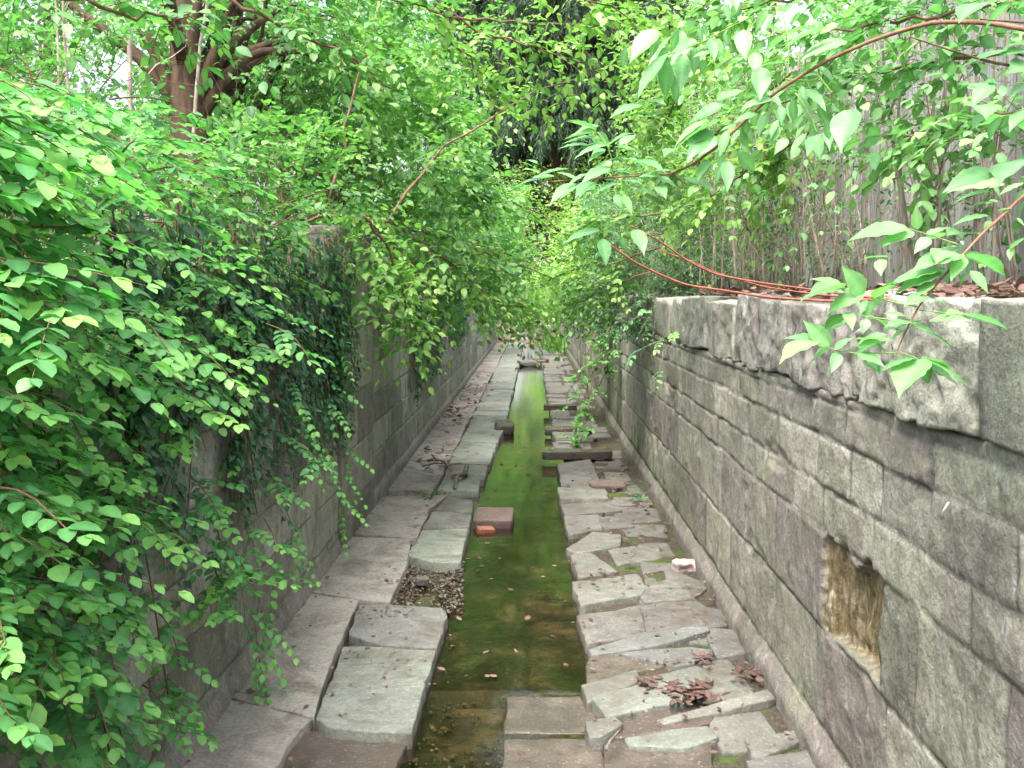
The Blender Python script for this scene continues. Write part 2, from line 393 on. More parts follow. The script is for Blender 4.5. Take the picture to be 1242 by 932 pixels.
def rock(mb, c, half, rot=(0, 0, 0), n=6, rnd=.5, rough=.06, rounding=.25, seed=0, moss=.1, freq=2.5):
    t = np.linspace(-1, 1, n + 1); a, b = np.meshgrid(t, t, indexing='ij'); vs_, qs = [], []
    for ax in range(3):
        for sg in (-1, 1):
            p = np.zeros((n + 1, n + 1, 3)); p[..., ax] = sg; p[..., (ax + 1) % 3] = a; p[..., (ax + 2) % 3] = b
            i = np.arange(n)[:, None] * (n + 1); j = np.arange(n)[None]
            q = np.stack([i + j, i + n + 1 + j, i + n + 2 + j, i + j + 1], -1).reshape(-1, 4)
            if sg < 0: q = q[:, ::-1]
            qs.append(q + len(vs_) * (n + 1) ** 2); vs_.append(p.reshape(-1, 3))
    v = np.concatenate(vs_); q = np.concatenate(qs)
    u, inv = np.unique(np.round(v, 5), axis=0, return_inverse=True); q = inv.reshape(-1)[q]
    half = np.array(half, float)
    sp = nrm(u) * 1.25
    p = (u * (1 - rounding) + np.clip(sp, -1, 1) * rounding) * half
    mxn = half.max()
    nz = fbm(p[:, 0] * freq / mxn * .5 + seed * 3.1, p[:, 1] * freq / mxn * .5, p[:, 2] * freq / mxn * .5, seed, 4)
    nz = .5 * nz + .7 * (.45 - 2 * np.abs(fbm(p[:, 0] * freq / mxn * .6 + seed, p[:, 1] * freq / mxn * .6, p[:, 2] * freq / mxn * .6, seed + 9, 4)))
    n2 = fbm(p[:, 0] * 14 + seed, p[:, 1] * 14, p[:, 2] * 14, seed + 5, 3)
    p = p + nrm(u) * (rough * nz + rough * .25 * n2)[:, None]
    Rm = np.array((Matrix.Rotation(rot[2], 3, 'Z') @ Matrix.Rotation(rot[1], 3, 'Y') @ Matrix.Rotation(rot[0], 3, 'X')))
    mb.quads(p @ Rm.T + np.array(c), q, rnd=rnd, moss=moss, joint=0.)

# ---------------------------------------------------------------- walls
wr = thing('stone_wall', 'grey coursed stone retaining wall on the right of the channel, with one block rotted out', 'wall', (XR, 6, 0))
mb = MB()
zbR = [-.4, .17, .63, 1.09, 1.30, 1.535, 1.70, 1.755]
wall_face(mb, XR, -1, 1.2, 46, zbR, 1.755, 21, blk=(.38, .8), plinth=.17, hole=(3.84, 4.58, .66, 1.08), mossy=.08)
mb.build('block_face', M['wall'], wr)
r = np.random.default_rng(4); y = 1.0; k = 0
lens = [2.02, .72, .50, .42, .55, .8, .7]
while y < 46:
    L = lens[k] if k < len(lens) else r.uniform(.6, 1.3)
    mb = MB(); n = 34 if y < 9 else 8
    hz = .212 + r.uniform(-.018, .014); fx = r.uniform(-.02, .03)
    if k == 0: hz, fx = .210, .02
    x0 = XR - fx - .01
    rock(mb, (x0 + .28, y + L / 2, 1.752 + hz), (.28, L / 2 - .013, hz), (r.uniform(-.03, .03), r.uniform(-.05, .05), r.uniform(-.05, .05)), n,
         (.7 if k == 0 else r.random() * .6 + .2), .012 if k == 0 else .05, .07, k + 3, .12, 2.6)
    o = mb.build('coping_stone', M['coping'], wr)
    if k == 0: o['label'] = 'large smooth end block of the coping'
    y += L; k += 1

wl = thing('stone_wall', 'weathered stone retaining wall under the ivy and shrubs on the left of the channel', 'wall', (XL, 6, 0))
mb = MB(); zbL = [-.4, .16, .52, .85, 1.15, 1.5, 1.82, 2.1, 2.32]
wall_face(mb, XL, 1, 1.2, 8.4, zbL, 2.3, 31, blk=(.5, 1.1), mossy=.12, rough=.8, plinth=.12)
mb.build('block_face', M['wall_old'], wl)
mb = MB()
wall_face(mb, XL, 1, 10.12, 46, zbL, 2.12, 33, blk=(.45, .95), mossy=.14, plinth=.2)
mb.build('block_face', M['wall_old'], wl)
pr = thing('stone_pier', 'pale stone pier rising above the left wall behind the shrubs', 'pier', (XL - .2, 9.2, 0))
mb = MB()
wall_face(mb, XL + .03, 1, 8.4, 10.12, [-.4, .3, .8, 1.3, 1.9, 2.4, 2.85], 2.72, 35, blk=(.8, 1.4), mossy=.02, depth=.42)
mb.build('shaft', M['coping'], pr)
mb = MB(); rock(mb, (XL - .18, 9.26, 2.745), (.225, .87, .04), (0, 0, 0), 12, .5, .015, .08, 9, .25)
mb.build('cap', M['wall_old'], pr)

# ---------------------------------------------------------------- terrain
def chan_floor(Y):
    return np.interp(Y, [-100, 46, 52, 62, 80, 400], [-.45, -.45, .1, .8, 2.0, 2.2])
xs = np.array([-220, -120, -60, -35, -22, -15, -11, -8, -6, -4.5, -3.6, -3, -2.6, -2.3, -2.08, -2.04, -1.85, -1.2, -.5, .3, 1, 1.5, 1.66, 1.70, 1.9, 2.15, 2.4, 2.7, 3.1, 3.8, 5, 7, 10, 14, 20, 30, 50, 100, 220.])
ys = np.concatenate([[-60, -25, -12, -6, -3], np.arange(0, 20, .5), np.arange(20, 50, 1.), np.arange(50, 90, 2.), [95, 110, 140, 200, 320, 600]])
Xg, Yg = np.meshgrid(xs, ys, indexing='ij')
inside = (Xg > -2.06) & (Xg < 1.68)
bank = np.where(Xg < 0, 2.16 + .02 * (-Xg - 2), 2.15 + .05 * np.clip(Xg - 1.7, 0, 3)) + .05 * fbm(Xg * 1.3, Yg * .9, 0, 3, 3) * sstep(1.9, 2.6, np.abs(Xg))
bank = np.where((Xg < 0) & (Yg > 10), bank - .15, bank)
floor_ = chan_floor(Yg)
far = sstep(47, 60, Yg)
width = np.clip((np.abs(Xg + .15) - 1.9) / 6, 0, 1)
out_far = np.maximum(floor_, floor_ + (bank - floor_) * sstep(0, 1, width)) + .08 * fbm(Xg * .6, Yg * .6, 0, 5, 3)
Zg = np.where(inside, floor_, bank)
Zg = Zg * (1 - far) + out_far * far
mb = MB(); mb.grid(np.stack([Xg, Yg, Zg], -1).transpose(1, 0, 2)[:, ::-1][::-1].copy())
tag(mb.build('ground', M['bank']), kind='structure')

# bed of the stream: flat stones under a film of water
ys = ysteps(-2.0 + 4, 47, .006, .02); ys = np.concatenate([np.linspace(-4, 2, 20)[:-1], ys]); xs = np.linspace(-1.9, 1.6, 100)
Yg, Xg = np.meshgrid(ys, xs, indexing='ij')
jy = np.array([-5., 1, 2.6, 4.0, 4.85, 5.56, 6.5, 6.95, 7.9, 9.2, 10.1, 11.6, 13, 14.1, 15.6, 17, 18.2, 20, 22, 24, 26, 28, 30, 33, 36, 39, 42, 48])
kk = np.searchsorted(jy, Yg + .02 * fbm(Xg * 3, Yg * 3, 0, 1, 2)) - 1
d1 = np.minimum(np.abs(Yg - jy[kk]), np.abs(jy[np.clip(kk + 1, 0, len(jy) - 1)] - Yg)); d2 = np.abs(Xg + .05 + .04 * np.sin(kk * 2.1))
jn = 1 - sstep(.008, .03, np.minimum(d1, d2))
side = (Xg > -.05)
lev = np.where(Yg < 5.56, np.where(side, -.15, -.165), -.105) + .02 * (_h(kk.astype(np.int64), side.astype(np.int64), 0, 7) - .5)
Zb = lev - .02 * jn + .012 * fbm(Xg * 4, Yg * 4, 0, 8, 4) - .25 * sstep(43, 46.5, Yg)
mb = MB(); mb.grid(np.stack([Xg, Yg, Zb], -1), joint=jn)
tag(mb.build('stream_bed', M['bed']), kind='structure')
def sheet(name, x0, x1, y0, y1, z, mat, nx, ny, amp, f=4, drop=None):
    X, Y = np.meshgrid(np.linspace(x0, x1, nx), np.linspace(y0, y1, ny)); 
    xe = X
    Z = z + amp * fbm(X * f, Y * f, 0, 12, 4)
    if drop is not None:
        s = drop; edge = np.interp(Y, *xedge[s]); X = np.where((X - x0) / (x1 - x0) * (1 if s == 'l' else 1) >= 0, X, X)
        fr = (X - x0) / (x1 - x0)
        X = (x0 + fr * (edge - x0)) if s == 'l' else (edge + fr * (x1 - edge))
        Z = np.where((fr > .999) if s == 'l' else (fr < .001), -.32, Z)
    m = MB(); m.grid(np.stack([X, Y, Z], -1)); return tag(m.build(name, mat), kind='structure')
xedge = {'l': ([-4, 4.3, 5.6, 7, 8.5, 10, 12, 16, 22, 30, 47], [-.78, -.74, -.68, -.66, -.64, -.66, -.62, -.50, -.47, -.44, -.44]),
         'r': ([-4, 4.5, 5.6, 8, 12, 47], [.40, .40, .38, .40, .40, .38])}
sheet('left_ledge_earth', -1.75, 0, -4, 47, -.075, M['soil'], 24, 500, .03, drop='l')
sheet('right_ledge_earth', 0, 1.45, -4, 47, -.035, M['soil'], 24, 500, .03, drop='r')
wtr = MB()
def wsheet(x0, x1, y0, y1, z):
    X, Y = np.meshgrid(np.linspace(x0, x1, 8), np.linspace(y0, y1, 60)); Z = np.full_like(X, z); wtr.grid(np.stack([X, Y, Z], -1))
wsheet(-1.5, 1.2, 5.58, 46, -.068)
# the water slides off the edge of a bed stone on the right, and runs down gradually on the left
X, Y = np.meshgrid(np.linspace(-1.5, 1.2, 90), np.concatenate([np.linspace(-4, 4.2, 20)[:-1], np.linspace(4.2, 5.58, 70)]))
ln_ = .13 + 1.0 * sstep(-.10, -.32, X) if False else .13 + 1.0 * (1 - sstep(-.32, -.10, X))
Zl = -.068 - .003 * sstep(0, 1, (5.58 - Y + .03 * fbm(X * 5, 0, 0, 4, 2)) / ln_); wtr.grid(np.stack([X, Y, Zl], -1))
tag(wtr.build('stream_water', M['water']), kind='structure')

# ---------------------------------------------------------------- slabs
SLABS = []
def slab(outline, z, t, mat, seed, label, group=None, tilt=(0, 0), name='stone_slab', cat='slab', moss=.08, und=.006):
    o = np.array(outline, float)
    if np.sum(o[:, 0] * np.roll(o[:, 1], -1) - o[:, 1] * np.roll(o[:, 0], -1)) < 0: o = o[::-1]
    pts = []
    for a, b in zip(o, np.roll(o, -1, 0)):
        L = np.linalg.norm(b - a); n = max(2, int(L / .06))
        for k in range(n): pts.append(a + (b - a) * (k + (.12 if k == 0 else 0)) / n)
    p = np.array(pts); c = p.mean(0); n = len(p)
    p = p + nrm(p - c) * (.018 * fbm(p[:, 0] * 6, p[:, 1] * 6, seed, seed, 3) + .007 * fbm(p[:, 0] * 23, p[:, 1] * 23, seed, seed, 2))[:, None]
    rr = np.random.default_rng(seed); rnd = .2 + .5 * rr.random()
    d = nrm(c - p); rad = np.linalg.norm(p - c, axis=1)[:, None]
    rings = [(p, -t), (p + d * -.004, -t * .5), (p, -.009), (p + d * .003, -.003), (p + d * np.minimum(.010, rad * .2), 0)]
    base = p + d * np.minimum(.018, rad * .2)
    for f in (.85, .6, .3): rings.append((c + (base - c) * f, 0))
    V = []
    for k, (q, h) in enumerate(rings):
        zz = np.full(n, h, float)
        if k >= 2: zz = zz + und * fbm(q[:, 0] * 5, q[:, 1] * 5, seed, seed + 1, 4) * (1 if k > 3 else .6)
        if k in (0, 1): zz = zz + .012 * fbm(q[:, 0] * 9, q[:, 1] * 9, k, seed, 2)
        V.append(np.stack([q[:, 0], q[:, 1], zz], -1))
    V = np.array(V).reshape(-1, 3); V = np.vstack([V, [c[0], c[1], 0]])
    V[:, 2] += (V[:, 0] - c[0]) * math.tan(tilt[0]) + (V[:, 1] - c[1]) * math.tan(tilt[1]) + z
    K = len(rings); i = np.arange(K - 1)[:, None] * n; j = np.arange(n)[None]; j2 = (j + 1) % n
    q = np.stack([i + j, i + j2, i + n + j2, i + n + j], -1).reshape(-1)
    tri = np.stack([(K - 1) * n + np.arange(n), (K - 1) * n + (np.arange(n) + 1) % n, np.full(n, K * n)], -1).reshape(-1)
    m = MB(); ms = np.full(len(V), moss); ms[:2 * n] += .3; ms[2 * n:5 * n] += .14
    m.add(V, np.concatenate([q, tri]), np.concatenate([np.full(len(q) // 4, 4), np.full(n, 3)]), rnd=rnd, moss=ms, joint=0.)
    ob = m.build(name, mat, base=(c[0], c[1], z - t)); tag(ob, label, cat, group); return ob
def Z8(pts, z=0): return [G(200 + x / 2.141, 600 + y / 2.141, z)[:2] for x, y in pts]
def Z5(pts, z=0): return [G(640 + x / 2.261, 520 + y / 2.261, z)[:2] for x, y in pts]
def grow(o, g):
    o = np.array(o); c = o.mean(0); return o + nrm(o - c) * g
GL, GR = 'slabs paving the left ledge', 'stones paving the right ledge'
L_ = [
 ([(5, 711), (158, 527), (388, 582), (350, 612), (288, 711), (250, 800), (-60, 800)], 0, .16, 'slab_pink', 'pinkish flat slab at the near end of the left ledge, against the wall'),
 ([(162, 522), (372, 256), (506, 274), (470, 345), (425, 450), (386, 578)], .004, .16, 'slab_pink', 'long pinkish slab beside the big greenish slab on the left ledge'),
 ([(376, 250), (478, 108), (640, 116), (628, 178), (584, 280), (510, 272)], .006, .16, 'slab_pink', 'pinkish slab with pale veins beside the gravel patch'),
 ([(482, 102), (568, 2), (732, 2), (690, 36), (655, 112)], .004, .16, 'slab_pink', 'pinkish slab with pale veins just beyond the gravel patch, against the left wall'),
 ([(388, 580), (432, 478), (462, 392), (704, 404), (672, 505), (640, 622), (520, 612), (420, 602)], .012, .15, 'slab_green', 'large greenish slab beside the water on the near left'),
 ([(476, 366), (505, 284), (600, 286), (722, 294), (733, 310), (706, 400), (560, 388)], .01, .15, 'slab_green', 'greenish slab with rust coloured stains behind the large greenish slab'),
 ([(630, 158), (668, 92), (788, 87), (768, 176), (700, 176)], .015, .15, 'slab_green', 'greenish slab just behind the gravel patch at the water'),
 ([(668, 88), (694, 42), (798, 52), (790, 84)], .012, .15, 'slab_green', 'small greenish slab left of the red brick block'),
 ([(700, 40), (735, 4), (800, 14), (798, 48)], .0, .14, 'slab_grey', 'small grey slab at the upper left corner of the red brick block'),
 ([(288, 715), (345, 620), (398, 604), (520, 616), (640, 628), (600, 711), (560, 790), (250, 790)], -.045, .2, 'slab_wet', 'sunken wet brown slab in front of the large greenish slab'),
]
for k, (o, z, t, mt, lb) in enumerate(L_):
    slab(Z8(o, z), z, t, M[mt], 100 + k, lb, GL, moss=.1 if k != 9 else .2)
R_ = [
 ([(85, 96), (170, 83), (202, 148), (96, 150)], .05, 'slab_grey', 'grey slab just in front of the dark ledge beam stones, right of the water'),
 ([(90, 156), (204, 151), (214, 185), (94, 186)], .045, 'slab_grey', 'narrow brownish slab bedded second before the dark beam stones'),
 ([(101, 206), (235, 194), (246, 224), (112, 238)], .0, 'slab_grey', 'wide grey stone across from the red brick block'),
 ([(106, 242), (190, 239), (203, 270), (116, 282)], .0, 'slab_grey', 'squarish grey stone across from the orange brick'),
 ([(196, 240), (268, 236), (284, 268), (212, 277)], -.01, 'slab_grey', 'squarish stone on the wall side of the stone across from the orange brick'),
 ([(116, 320), (180, 288), (250, 292), (238, 316), (142, 332)], .01, 'slab_grey', 'wedge shaped pale grey stone at the water edge, fifth before the pale rock'),
 ([(127, 352), (174, 345), (238, 384), (142, 400)], .01, 'slab_grey', 'pointed pale grey stone at the water edge level with the pale rock'),
 ([(232, 336), (348, 318), (358, 350), (252, 368)], -.012, 'slab_grey', 'flat grey stone left of the pale rock under scattered dead leaves'),
 ([(137, 416), (294, 394), (306, 430), (300, 450), (152, 480)], .012, 'slab_grey', 'broad pale grey stone at the water with dead leaves along its far edge'),
 ([(312, 440), (428, 402), (482, 430), (442, 464), (328, 474)], -.012, 'slab_grey', 'flat stone near the right wall in front of the pale rock'),
 ([(150, 510), (240, 498), (302, 482), (312, 556), (168, 580)], .015, 'slab_grey', 'broad grey green stone at the water edge right beside the dark pool'),
 ([(182, 590), (330, 562), (470, 546), (480, 556), (335, 580), (188, 602)], .02, 'slab_blue', 'thin pale sliver of stone set on edge by the dark pool'),
 ([(272, 610), (355, 600), (440, 598), (492, 602), (478, 630), (408, 642)], .015, 'slab_blue', 'pale pointed stone lying in moss between the sliver and the big greenish stone'),
 ([(442, 474), (530, 500), (540, 538), (482, 545)], -.01, 'slab_grey', 'upright grey stone by the right wall below the vivid moss patch'),
 ([(172, 692), (290, 666), (280, 690), (212, 706), (176, 724)], .035, 'slab_grey', 'raised narrow pale stone at the corner of the pool lip'),
 ([(194, 728), (282, 692), (460, 646), (490, 690), (400, 738), (232, 784)], .015, 'slab_blue', 'big greenish stone on the right ledge carrying the brown leaf clump'),
 ([(382, 777), (640, 722), (652, 742), (482, 770), (388, 788)], .03, 'slab_grey', 'long thin pale stone set on edge in front of the brown leaf clump'),
 ([(179, 797), (234, 786), (246, 802), (200, 826), (181, 828)], .03, 'slab_grey', 'small pale block at the water edge with a wet stick below it'),
 ([(288, 842), (400, 826), (480, 814), (502, 840), (412, 862), (304, 856)], .02, 'slab_blue', 'pale green tapering stone near the lower edge on the right ledge'),
 ([(492, 552), (580, 562), (590, 608), (522, 620)], -.012, 'slab_grey', 'dull grey stone by the right wall beside the pale pointed stone'),
 ([(622, 852), (730, 830), (744, 850), (652, 890), (632, 886)], .0, 'slab_grey', 'angular grey stone beside the right wall in the near corner'),
 ([(628, 906), (762, 888), (800, 935), (644, 940)], .0, 'slab_grey', 'grey stone cut by the bottom of the picture beside the right wall'),
 ([(234, 868), (300, 862), (412, 866), (480, 860), (482, 940), (236, 940)], -.02, 'slab_wet', 'brown wet slab at the bottom of the right ledge by the water'),
 ([(176, 690), (182, 626), (262, 602), (402, 645), (292, 662)], -.015, 'slab_wet', 'dark purplish slab sunk beside the dark pool on the right'),
 ([(250, 790), (372, 752), (380, 790), (500, 778), (470, 812), (300, 836), (250, 838)], -.02, 'slab_wet', 'brown sunken slab under the long thin pale stone'),
 ([(320, 486), (436, 470), (478, 540), (330, 560)], -.02, 'slab_grey', 'mossy grit covered slab in the middle of the right ledge'),
]
for k, (o, z, mt, lb) in enumerate(R_):
    tl = (r.uniform(-.03, .03), r.uniform(-.05, .05)) if k not in (11, 14, 16) else (0, .12)
    slab(grow(Z5(o, z), .05), z * .55 - .004, .17, M[mt], 200 + k, lb, GR, tilt=tl, moss=.1 if mt != 'slab_wet' else .25, name='ledge_stone', cat='stone', und=.01)
ORD = ['first', 'second', 'third', 'fourth', 'fifth', 'sixth', 'seventh', 'eighth', 'ninth', 'tenth', 'eleventh', 'twelfth', 'thirteenth', 'fourteenth', 'fifteenth']
def quad(x0, x1, y0, y1, j=.035):
    return [(x0 + r.uniform(-j, j), y0 + r.uniform(-j, j)), ((x0 + x1) / 2, y0 + r.uniform(-j, j)), (x1 + r.uniform(-j, j), y0 + r.uniform(-j, j)), (x1 + r.uniform(-j, j), y1 - .01 + r.uniform(-j, j)), ((x0 + x1) / 2, y1 + r.uniform(-j, j) - .01), (x0 + r.uniform(-j, j), y1 + r.uniform(-j, j))]
y = 11.05; k = 0
while y < 45.5:
    L = r.uniform(.8, 1.7) * (1 if y < 22 else 1.5)
    lb = f'{ORD[k]} slab along the left wall counting away from the red brick block' if k < 9 else 'worn slab along the foot of the left wall in the far part of the channel'
    slab(quad(-1.65, -1.10, y, y + L - .03, .02), r.uniform(-.008, .008), .15, M['slab_pink'], 300 + k, lb, GL, moss=.2); y += L; k += 1
y = 11.0; k = 0
while y < 45.5:
    L = r.uniform(.6, 1.3) * (1 if y < 22 else 1.5); xe = np.interp(y + L / 2, *xedge['l']) + .04
    lb = f'{ORD[k]} left slab along the water counting away from the red brick block' if k < 11 else 'worn slab along the left water edge in the far part of the channel'
    slab(quad(-1.07, xe, y, y + L - .03, .02), .01 + r.uniform(-.008, .012), .16, M['slab_green'], 400 + k, lb, GL, moss=.15, tilt=(r.uniform(-.02, .02), 0)); y += L; k += 1
y = 14.15; k = 0; k2 = 0
while y < 45.5:
    L = r.uniform(.34, .7) * (1 if y < 20 else 1.6); x1 = r.uniform(.72, .98)
    lb = f'{ORD[k]} stone at the right water edge counting away beyond the dark beams' if k < 12 else 'stone at the right water edge in the far part of the channel'
    slab(quad(.35 + r.uniform(-.03, .03), x1, y, y + L - .04), .0 + r.uniform(-.015, .03), .18, M['slab_grey'], 500 + k, lb, GR, tilt=(r.uniform(-.04, .04), r.uniform(-.06, .06)), moss=.15, name='ledge_stone', cat='stone', und=.012)
    if r.random() < .6:
        lb = f'{ORD[k2]} stone along the foot of the right wall beyond the dark beam stones' if k2 < 8 else 'stone along the foot of the right wall in the far part of the channel'
        slab(quad(x1 + .07, r.uniform(1.1, 1.28), y, y + L - .05), -.012, .15, M['slab_grey'], 600 + k, lb, GR, moss=.3, name='ledge_stone', cat='stone'); k2 += 1
    y += L; k += 1
y = 4.75; k = 0
while y < 13.6:                                  # low stones half sunk in the moss along the right wall
    L = r.uniform(.35, .7)
    slab(quad(.80 + r.uniform(0, .15), 1.24 + r.uniform(-.05, .05), y, y + L, .06), -.022, .1, M['slab_grey'], 700 + k, f'{ORD[k % 15]} low mossy stone along the right wall, counted from the bottom of the picture', GR, moss=.3, name='ledge_stone', cat='stone', und=.012)
    y += L + r.uniform(.04, .3); k += 1
# dark stones jutting over the water like beams
for (px, py, wd, dp, z, lb) in [(657, 548, .95, .24, .09, 'long dark beam-like stone jutting over the water, nearest of the dark ones'),
                                (661, 520, .75, .20, .07, 'dark beam-like stone jutting over the water, middle of the three dark ones'),
                                (660, 492, .62, .22, .10, 'dark stone with a square end jutting over the water, farthest of the three')]:
    g = G(px, py, z); m = MB()
    rock(m, (g[0] + wd / 2, g[1], z - .035), (wd / 2, dp / 2, .055), (r.uniform(-.1, .1), r.uniform(-.04, .04), r.uniform(-.06, .06)), 10, .05, .02, .12, int(py), .2)
    tag(m.build('beam_stone', M['slab_wet'], base=(g[0] + wd / 2, g[1], z - .1)), lb, 'stone', 'dark stones jutting over the water')
# block of brick, orange fragment and rocks in the water
g0 = G(598, 632, 0); m = MB()
rock(m, (g0[0], g0[1] + .16, -.045), (.195, .2, .085), (.12, 0, -.03), 12, .5, .01, .10, 3, 0)
tag(m.build('brick_block', M['brick'], base=(g0[0], g0[1] + .16, -.13)), 'red brown brick block lying in the stream', 'brick')
g1 = G(586, 641, -.03); m = MB(); rock(m, (g1[0] + .02, g1[1], -.055), (.085, .05, .035), (.1, .1, .25), 8, .6, .012, .2, 8, 0)
tag(m.build('brick_fragment', M['brick_orange'], base=(g1[0], g1[1], -.09)), 'bright orange brick fragment in the water at the brown block', 'brick')
for (px, py, h, rot, mt, nm, lb) in [
    (830, 684, (.10, .06, .045), .4, 'pale_stone', 'pale_rock', 'small pale pinkish rock at the foot of the right wall'),
    (612, 519, (.15, .2, .09), .1, 'slab_wet', 'rock', 'dark rock at the left edge of the green water'),
    (640, 441, (.3, .25, .09), .3, 'slab_grey', 'rock', 'grey rock lying across the far end of the water'),
    (655, 440, (.25, .2, .10), -.3, 'slab_wet', 'rock', 'dark rock next to the grey one across the far end of the water'),
    (737, 590, (.2, .12, .06), .2, 'brick', 'brick_rubble', 'reddish broken brick on the mossy right ledge'),
    (512, 700, (.05, .04, .03), .2, 'slab_grey', 'rock', 'small grey stone at the edge of the gravel patch')]:
    g = G(px, py, .02); m = MB(); rock(m, (g[0], g[1], h[2] * .6 - .03), h, (.1, .05, rot), 10, .5, min(h) * (.9 if nm == 'pale_rock' else .45), .5, int(px), .05)
    tag(m.build(nm, M[mt], base=(g[0], g[1], 0)), lb, 'rock')
for k in range(16):
    yy = r.uniform(46, 58); xx = r.uniform(-1.4, 1.1); s = r.uniform(.2, .55); z = float(chan_floor(np.array(yy))) + .15
    m = MB(); rock(m, (xx, yy, z), (s, s * .8, s * .45), (.1, .1, r.uniform(0, 3)), 7, r.random(), s * .22, .4, 40 + k, .05)
    tag(m.build('boulder', M['slab_pink' if k % 2 else 'slab_grey'], base=(xx, yy, z - s * .4)), 'weathered boulder in the heap of rocks at the far end of the channel', 'rock', 'rocks heaped at the far end')
# near wet slab in the stream
slab([G(*p, -.07)[:2] for p in [(614, 846), (718, 846), (726, 890), (612, 890)]], -.0655, .1, M['slab_wet'], 71, 'wet brown slab with a dark hollow just below the water lip', None, name='stream_slab')
slab([G(*p, -.07)[:2] for p in [(612, 898), (728, 898), (740, 990), (606, 990)]], -.061, .1, M['slab_wet'], 72, 'wet pale slab in the stream at the bottom of the picture', None, name='stream_slab', moss=-.2)
# gravel
m = MB()
for k in range(1100):
    px, py = r.uniform(470, 562), r.uniform(680, 745); g = G(px, py, -.055); s = .004 + .012 * r.random() ** 3
    rock(m, (g[0], g[1], -.058 + s * .2 + .015 * np.sin(px * .07)), (s, s * r.uniform(.6, 1), s * .6), (r.random(), r.random(), r.uniform(0, 3)), 2, r.random(), s * .2, .5, k, -.5)
for k in range(260):
    px, py = r.uniform(495, 612), r.uniform(800, 932); g = G(px, py, -.15); s = .004 + .011 * r.random() ** 2.5
    rock(m, (g[0], g[1], -.155 + s * .3), (s, s * r.uniform(.6, 1), s * .6), (r.random(), r.random(), r.uniform(0, 3)), 2, r.random(), s * .2, .5, k, -.5)
tag(m.build('gravel', M['pebble']), 'brown pebbles washed between the slabs and along the stream', 'gravel', kind='stuff')

# ---------------------------------------------------------------- fence of grey upright boards
fz = 2.2; FX = 2.75
f = thing('board_fence', 'tall fence of grey weathered upright boards behind the thin stems', 'fence', (FX, 8, fz))
m = MB(); y = 1.5
while y < 12.4:
    wd = .145; h = 2.45 + r.uniform(-.02, .02)
    m.box((FX + r.uniform(-.006, .006), y + wd / 2, fz + h / 2), (.011, wd / 2 - .004, h / 2), r.uniform(-.02, .02), rnd=r.random()); y += wd
m.build('board_panel', M['wood'], f, smooth=False)
for zz in (.4, 1.25, 2.1):
    m = MB(); m.box((FX + .04, 7.0, fz + zz), (.02, 5.45, .045), rnd=.4); m.build('rail', M['wood'], f, smooth=False)
for k in range(5):
    m = MB(); m.box((FX + .11, 1.7 + k * 2.35, fz + 1.2), (.05, .05, 1.3), rnd=.5); m.build('post', M['wood'], f, smooth=False)
# white strip stuck on the right wall
dq = P(1166, 622, 3.2)
m = MB(); t0 = np.array([XR - .04, 1.377 * 1207 / (1169 - 645), 0]); t0[2] = P(1169, 610, t0[1])[2]
t1 = np.array([XR - .045, 1.377 * 1207 / (1163 - 645), 0]); t1[2] = P(1163, 629, t1[1])[2]
m.tube([t0, t0 * .5 + t1 * .5 + np.array([-.004, 0, 0]), t1], [.004, .003, .007], 6)
tag(m.build('white_peg', M['rope'], base=t1), 'tiny white peg stuck in a joint of the right wall', 'peg')
# ================================================================== VEGETATION
def leaf_t(kind, seg=3, serr=False):
    """a leaf along +x, length 1: midrib, left and right margins, folded and drooping"""
    prof = {'ovate': [(0, 0), (.22, .27), (.52, .31), (.8, .17), (1, 0)], 'round': [(0, 0), (.14, .27), (.45, .37), (.78, .26), (1, 0)],
            'narrow': [(0, 0), (.3, .17), (.62, .17), (1, 0)], 'ivy': [(0, 0), (.15, .4), (.45, .30), (1, 0)],
            'needle': [(0, 0), (.25, .10), (.6, .09), (1, 0)], 'blade': [(0, .03), (.3, .035), (.7, .025), (1, 0)],
            'elder': [(0, 0), (.05, .07), (.13, .165), (.23, .235), (.34, .262), (.37, .25), (.46, .26), (.495, .238), (.58, .222), (.615, .198), (.72, .148), (.84, .078), (.93, .03), (1, 0)],
            'elder2': [(0, 0), (.05, .09), (.12, .19), (.22, .262), (.32, .29), (.42, .288), (.455, .268), (.54, .262), (.575, .235), (.66, .19), (.70, .165), (.8, .10), (.9, .042), (1, 0)],
            'lance': [(0, 0), (.1, .10), (.25, .19), (.4, .22), (.55, .205), (.7, .15), (.85, .07), (1, 0)],
            'litter': [(0, .02), (.25, .25), (.6, .3), (1, 0)]}[kind]
    fold = {'needle': .05, 'litter': .14, 'blade': .1}.get(kind, .22); droop = {'blade': .35, 'litter': -.07, 'needle': .3}.get(kind, .16)
    x = np.array([p[0] for p in prof]); wd = np.array([p[1] for p in prof]); n = len(x)
    z = -droop * x ** 2
    mid = np.stack([x, 0 * x, z], -1)
    wav = .03 * np.sin(x * 14) if kind.startswith('elder') else 0
    L = np.stack([x + .0 * x, wd, z + wd * fold + wav * (wd > 0)], -1); Rr = np.stack([x, -wd, z + wd * fold - wav * (wd > 0)], -1)
    v = list(mid); li = {}; ri = {}
    for i in range(n):
        if wd[i] > 0: li[i] = len(v); v.append(L[i]); ri[i] = len(v); v.append(Rr[i])
        else: li[i] = ri[i] = i
    loops, lens = [], []
    for i in range(n - 1):
        for side, flip in ((li, False), (ri, True)):
            f = [i, i + 1] + ([side[i + 1]] if side[i + 1] != i + 1 else []) + ([side[i]] if side[i] != i else [])
            if len(f) < 3: continue
            if flip: f = f[::-1]
            loops += f; lens.append(len(f))
    vein = np.zeros(len(v)); vein[:n] = 1
    return np.array(v), np.array(loops), np.array(lens), vein
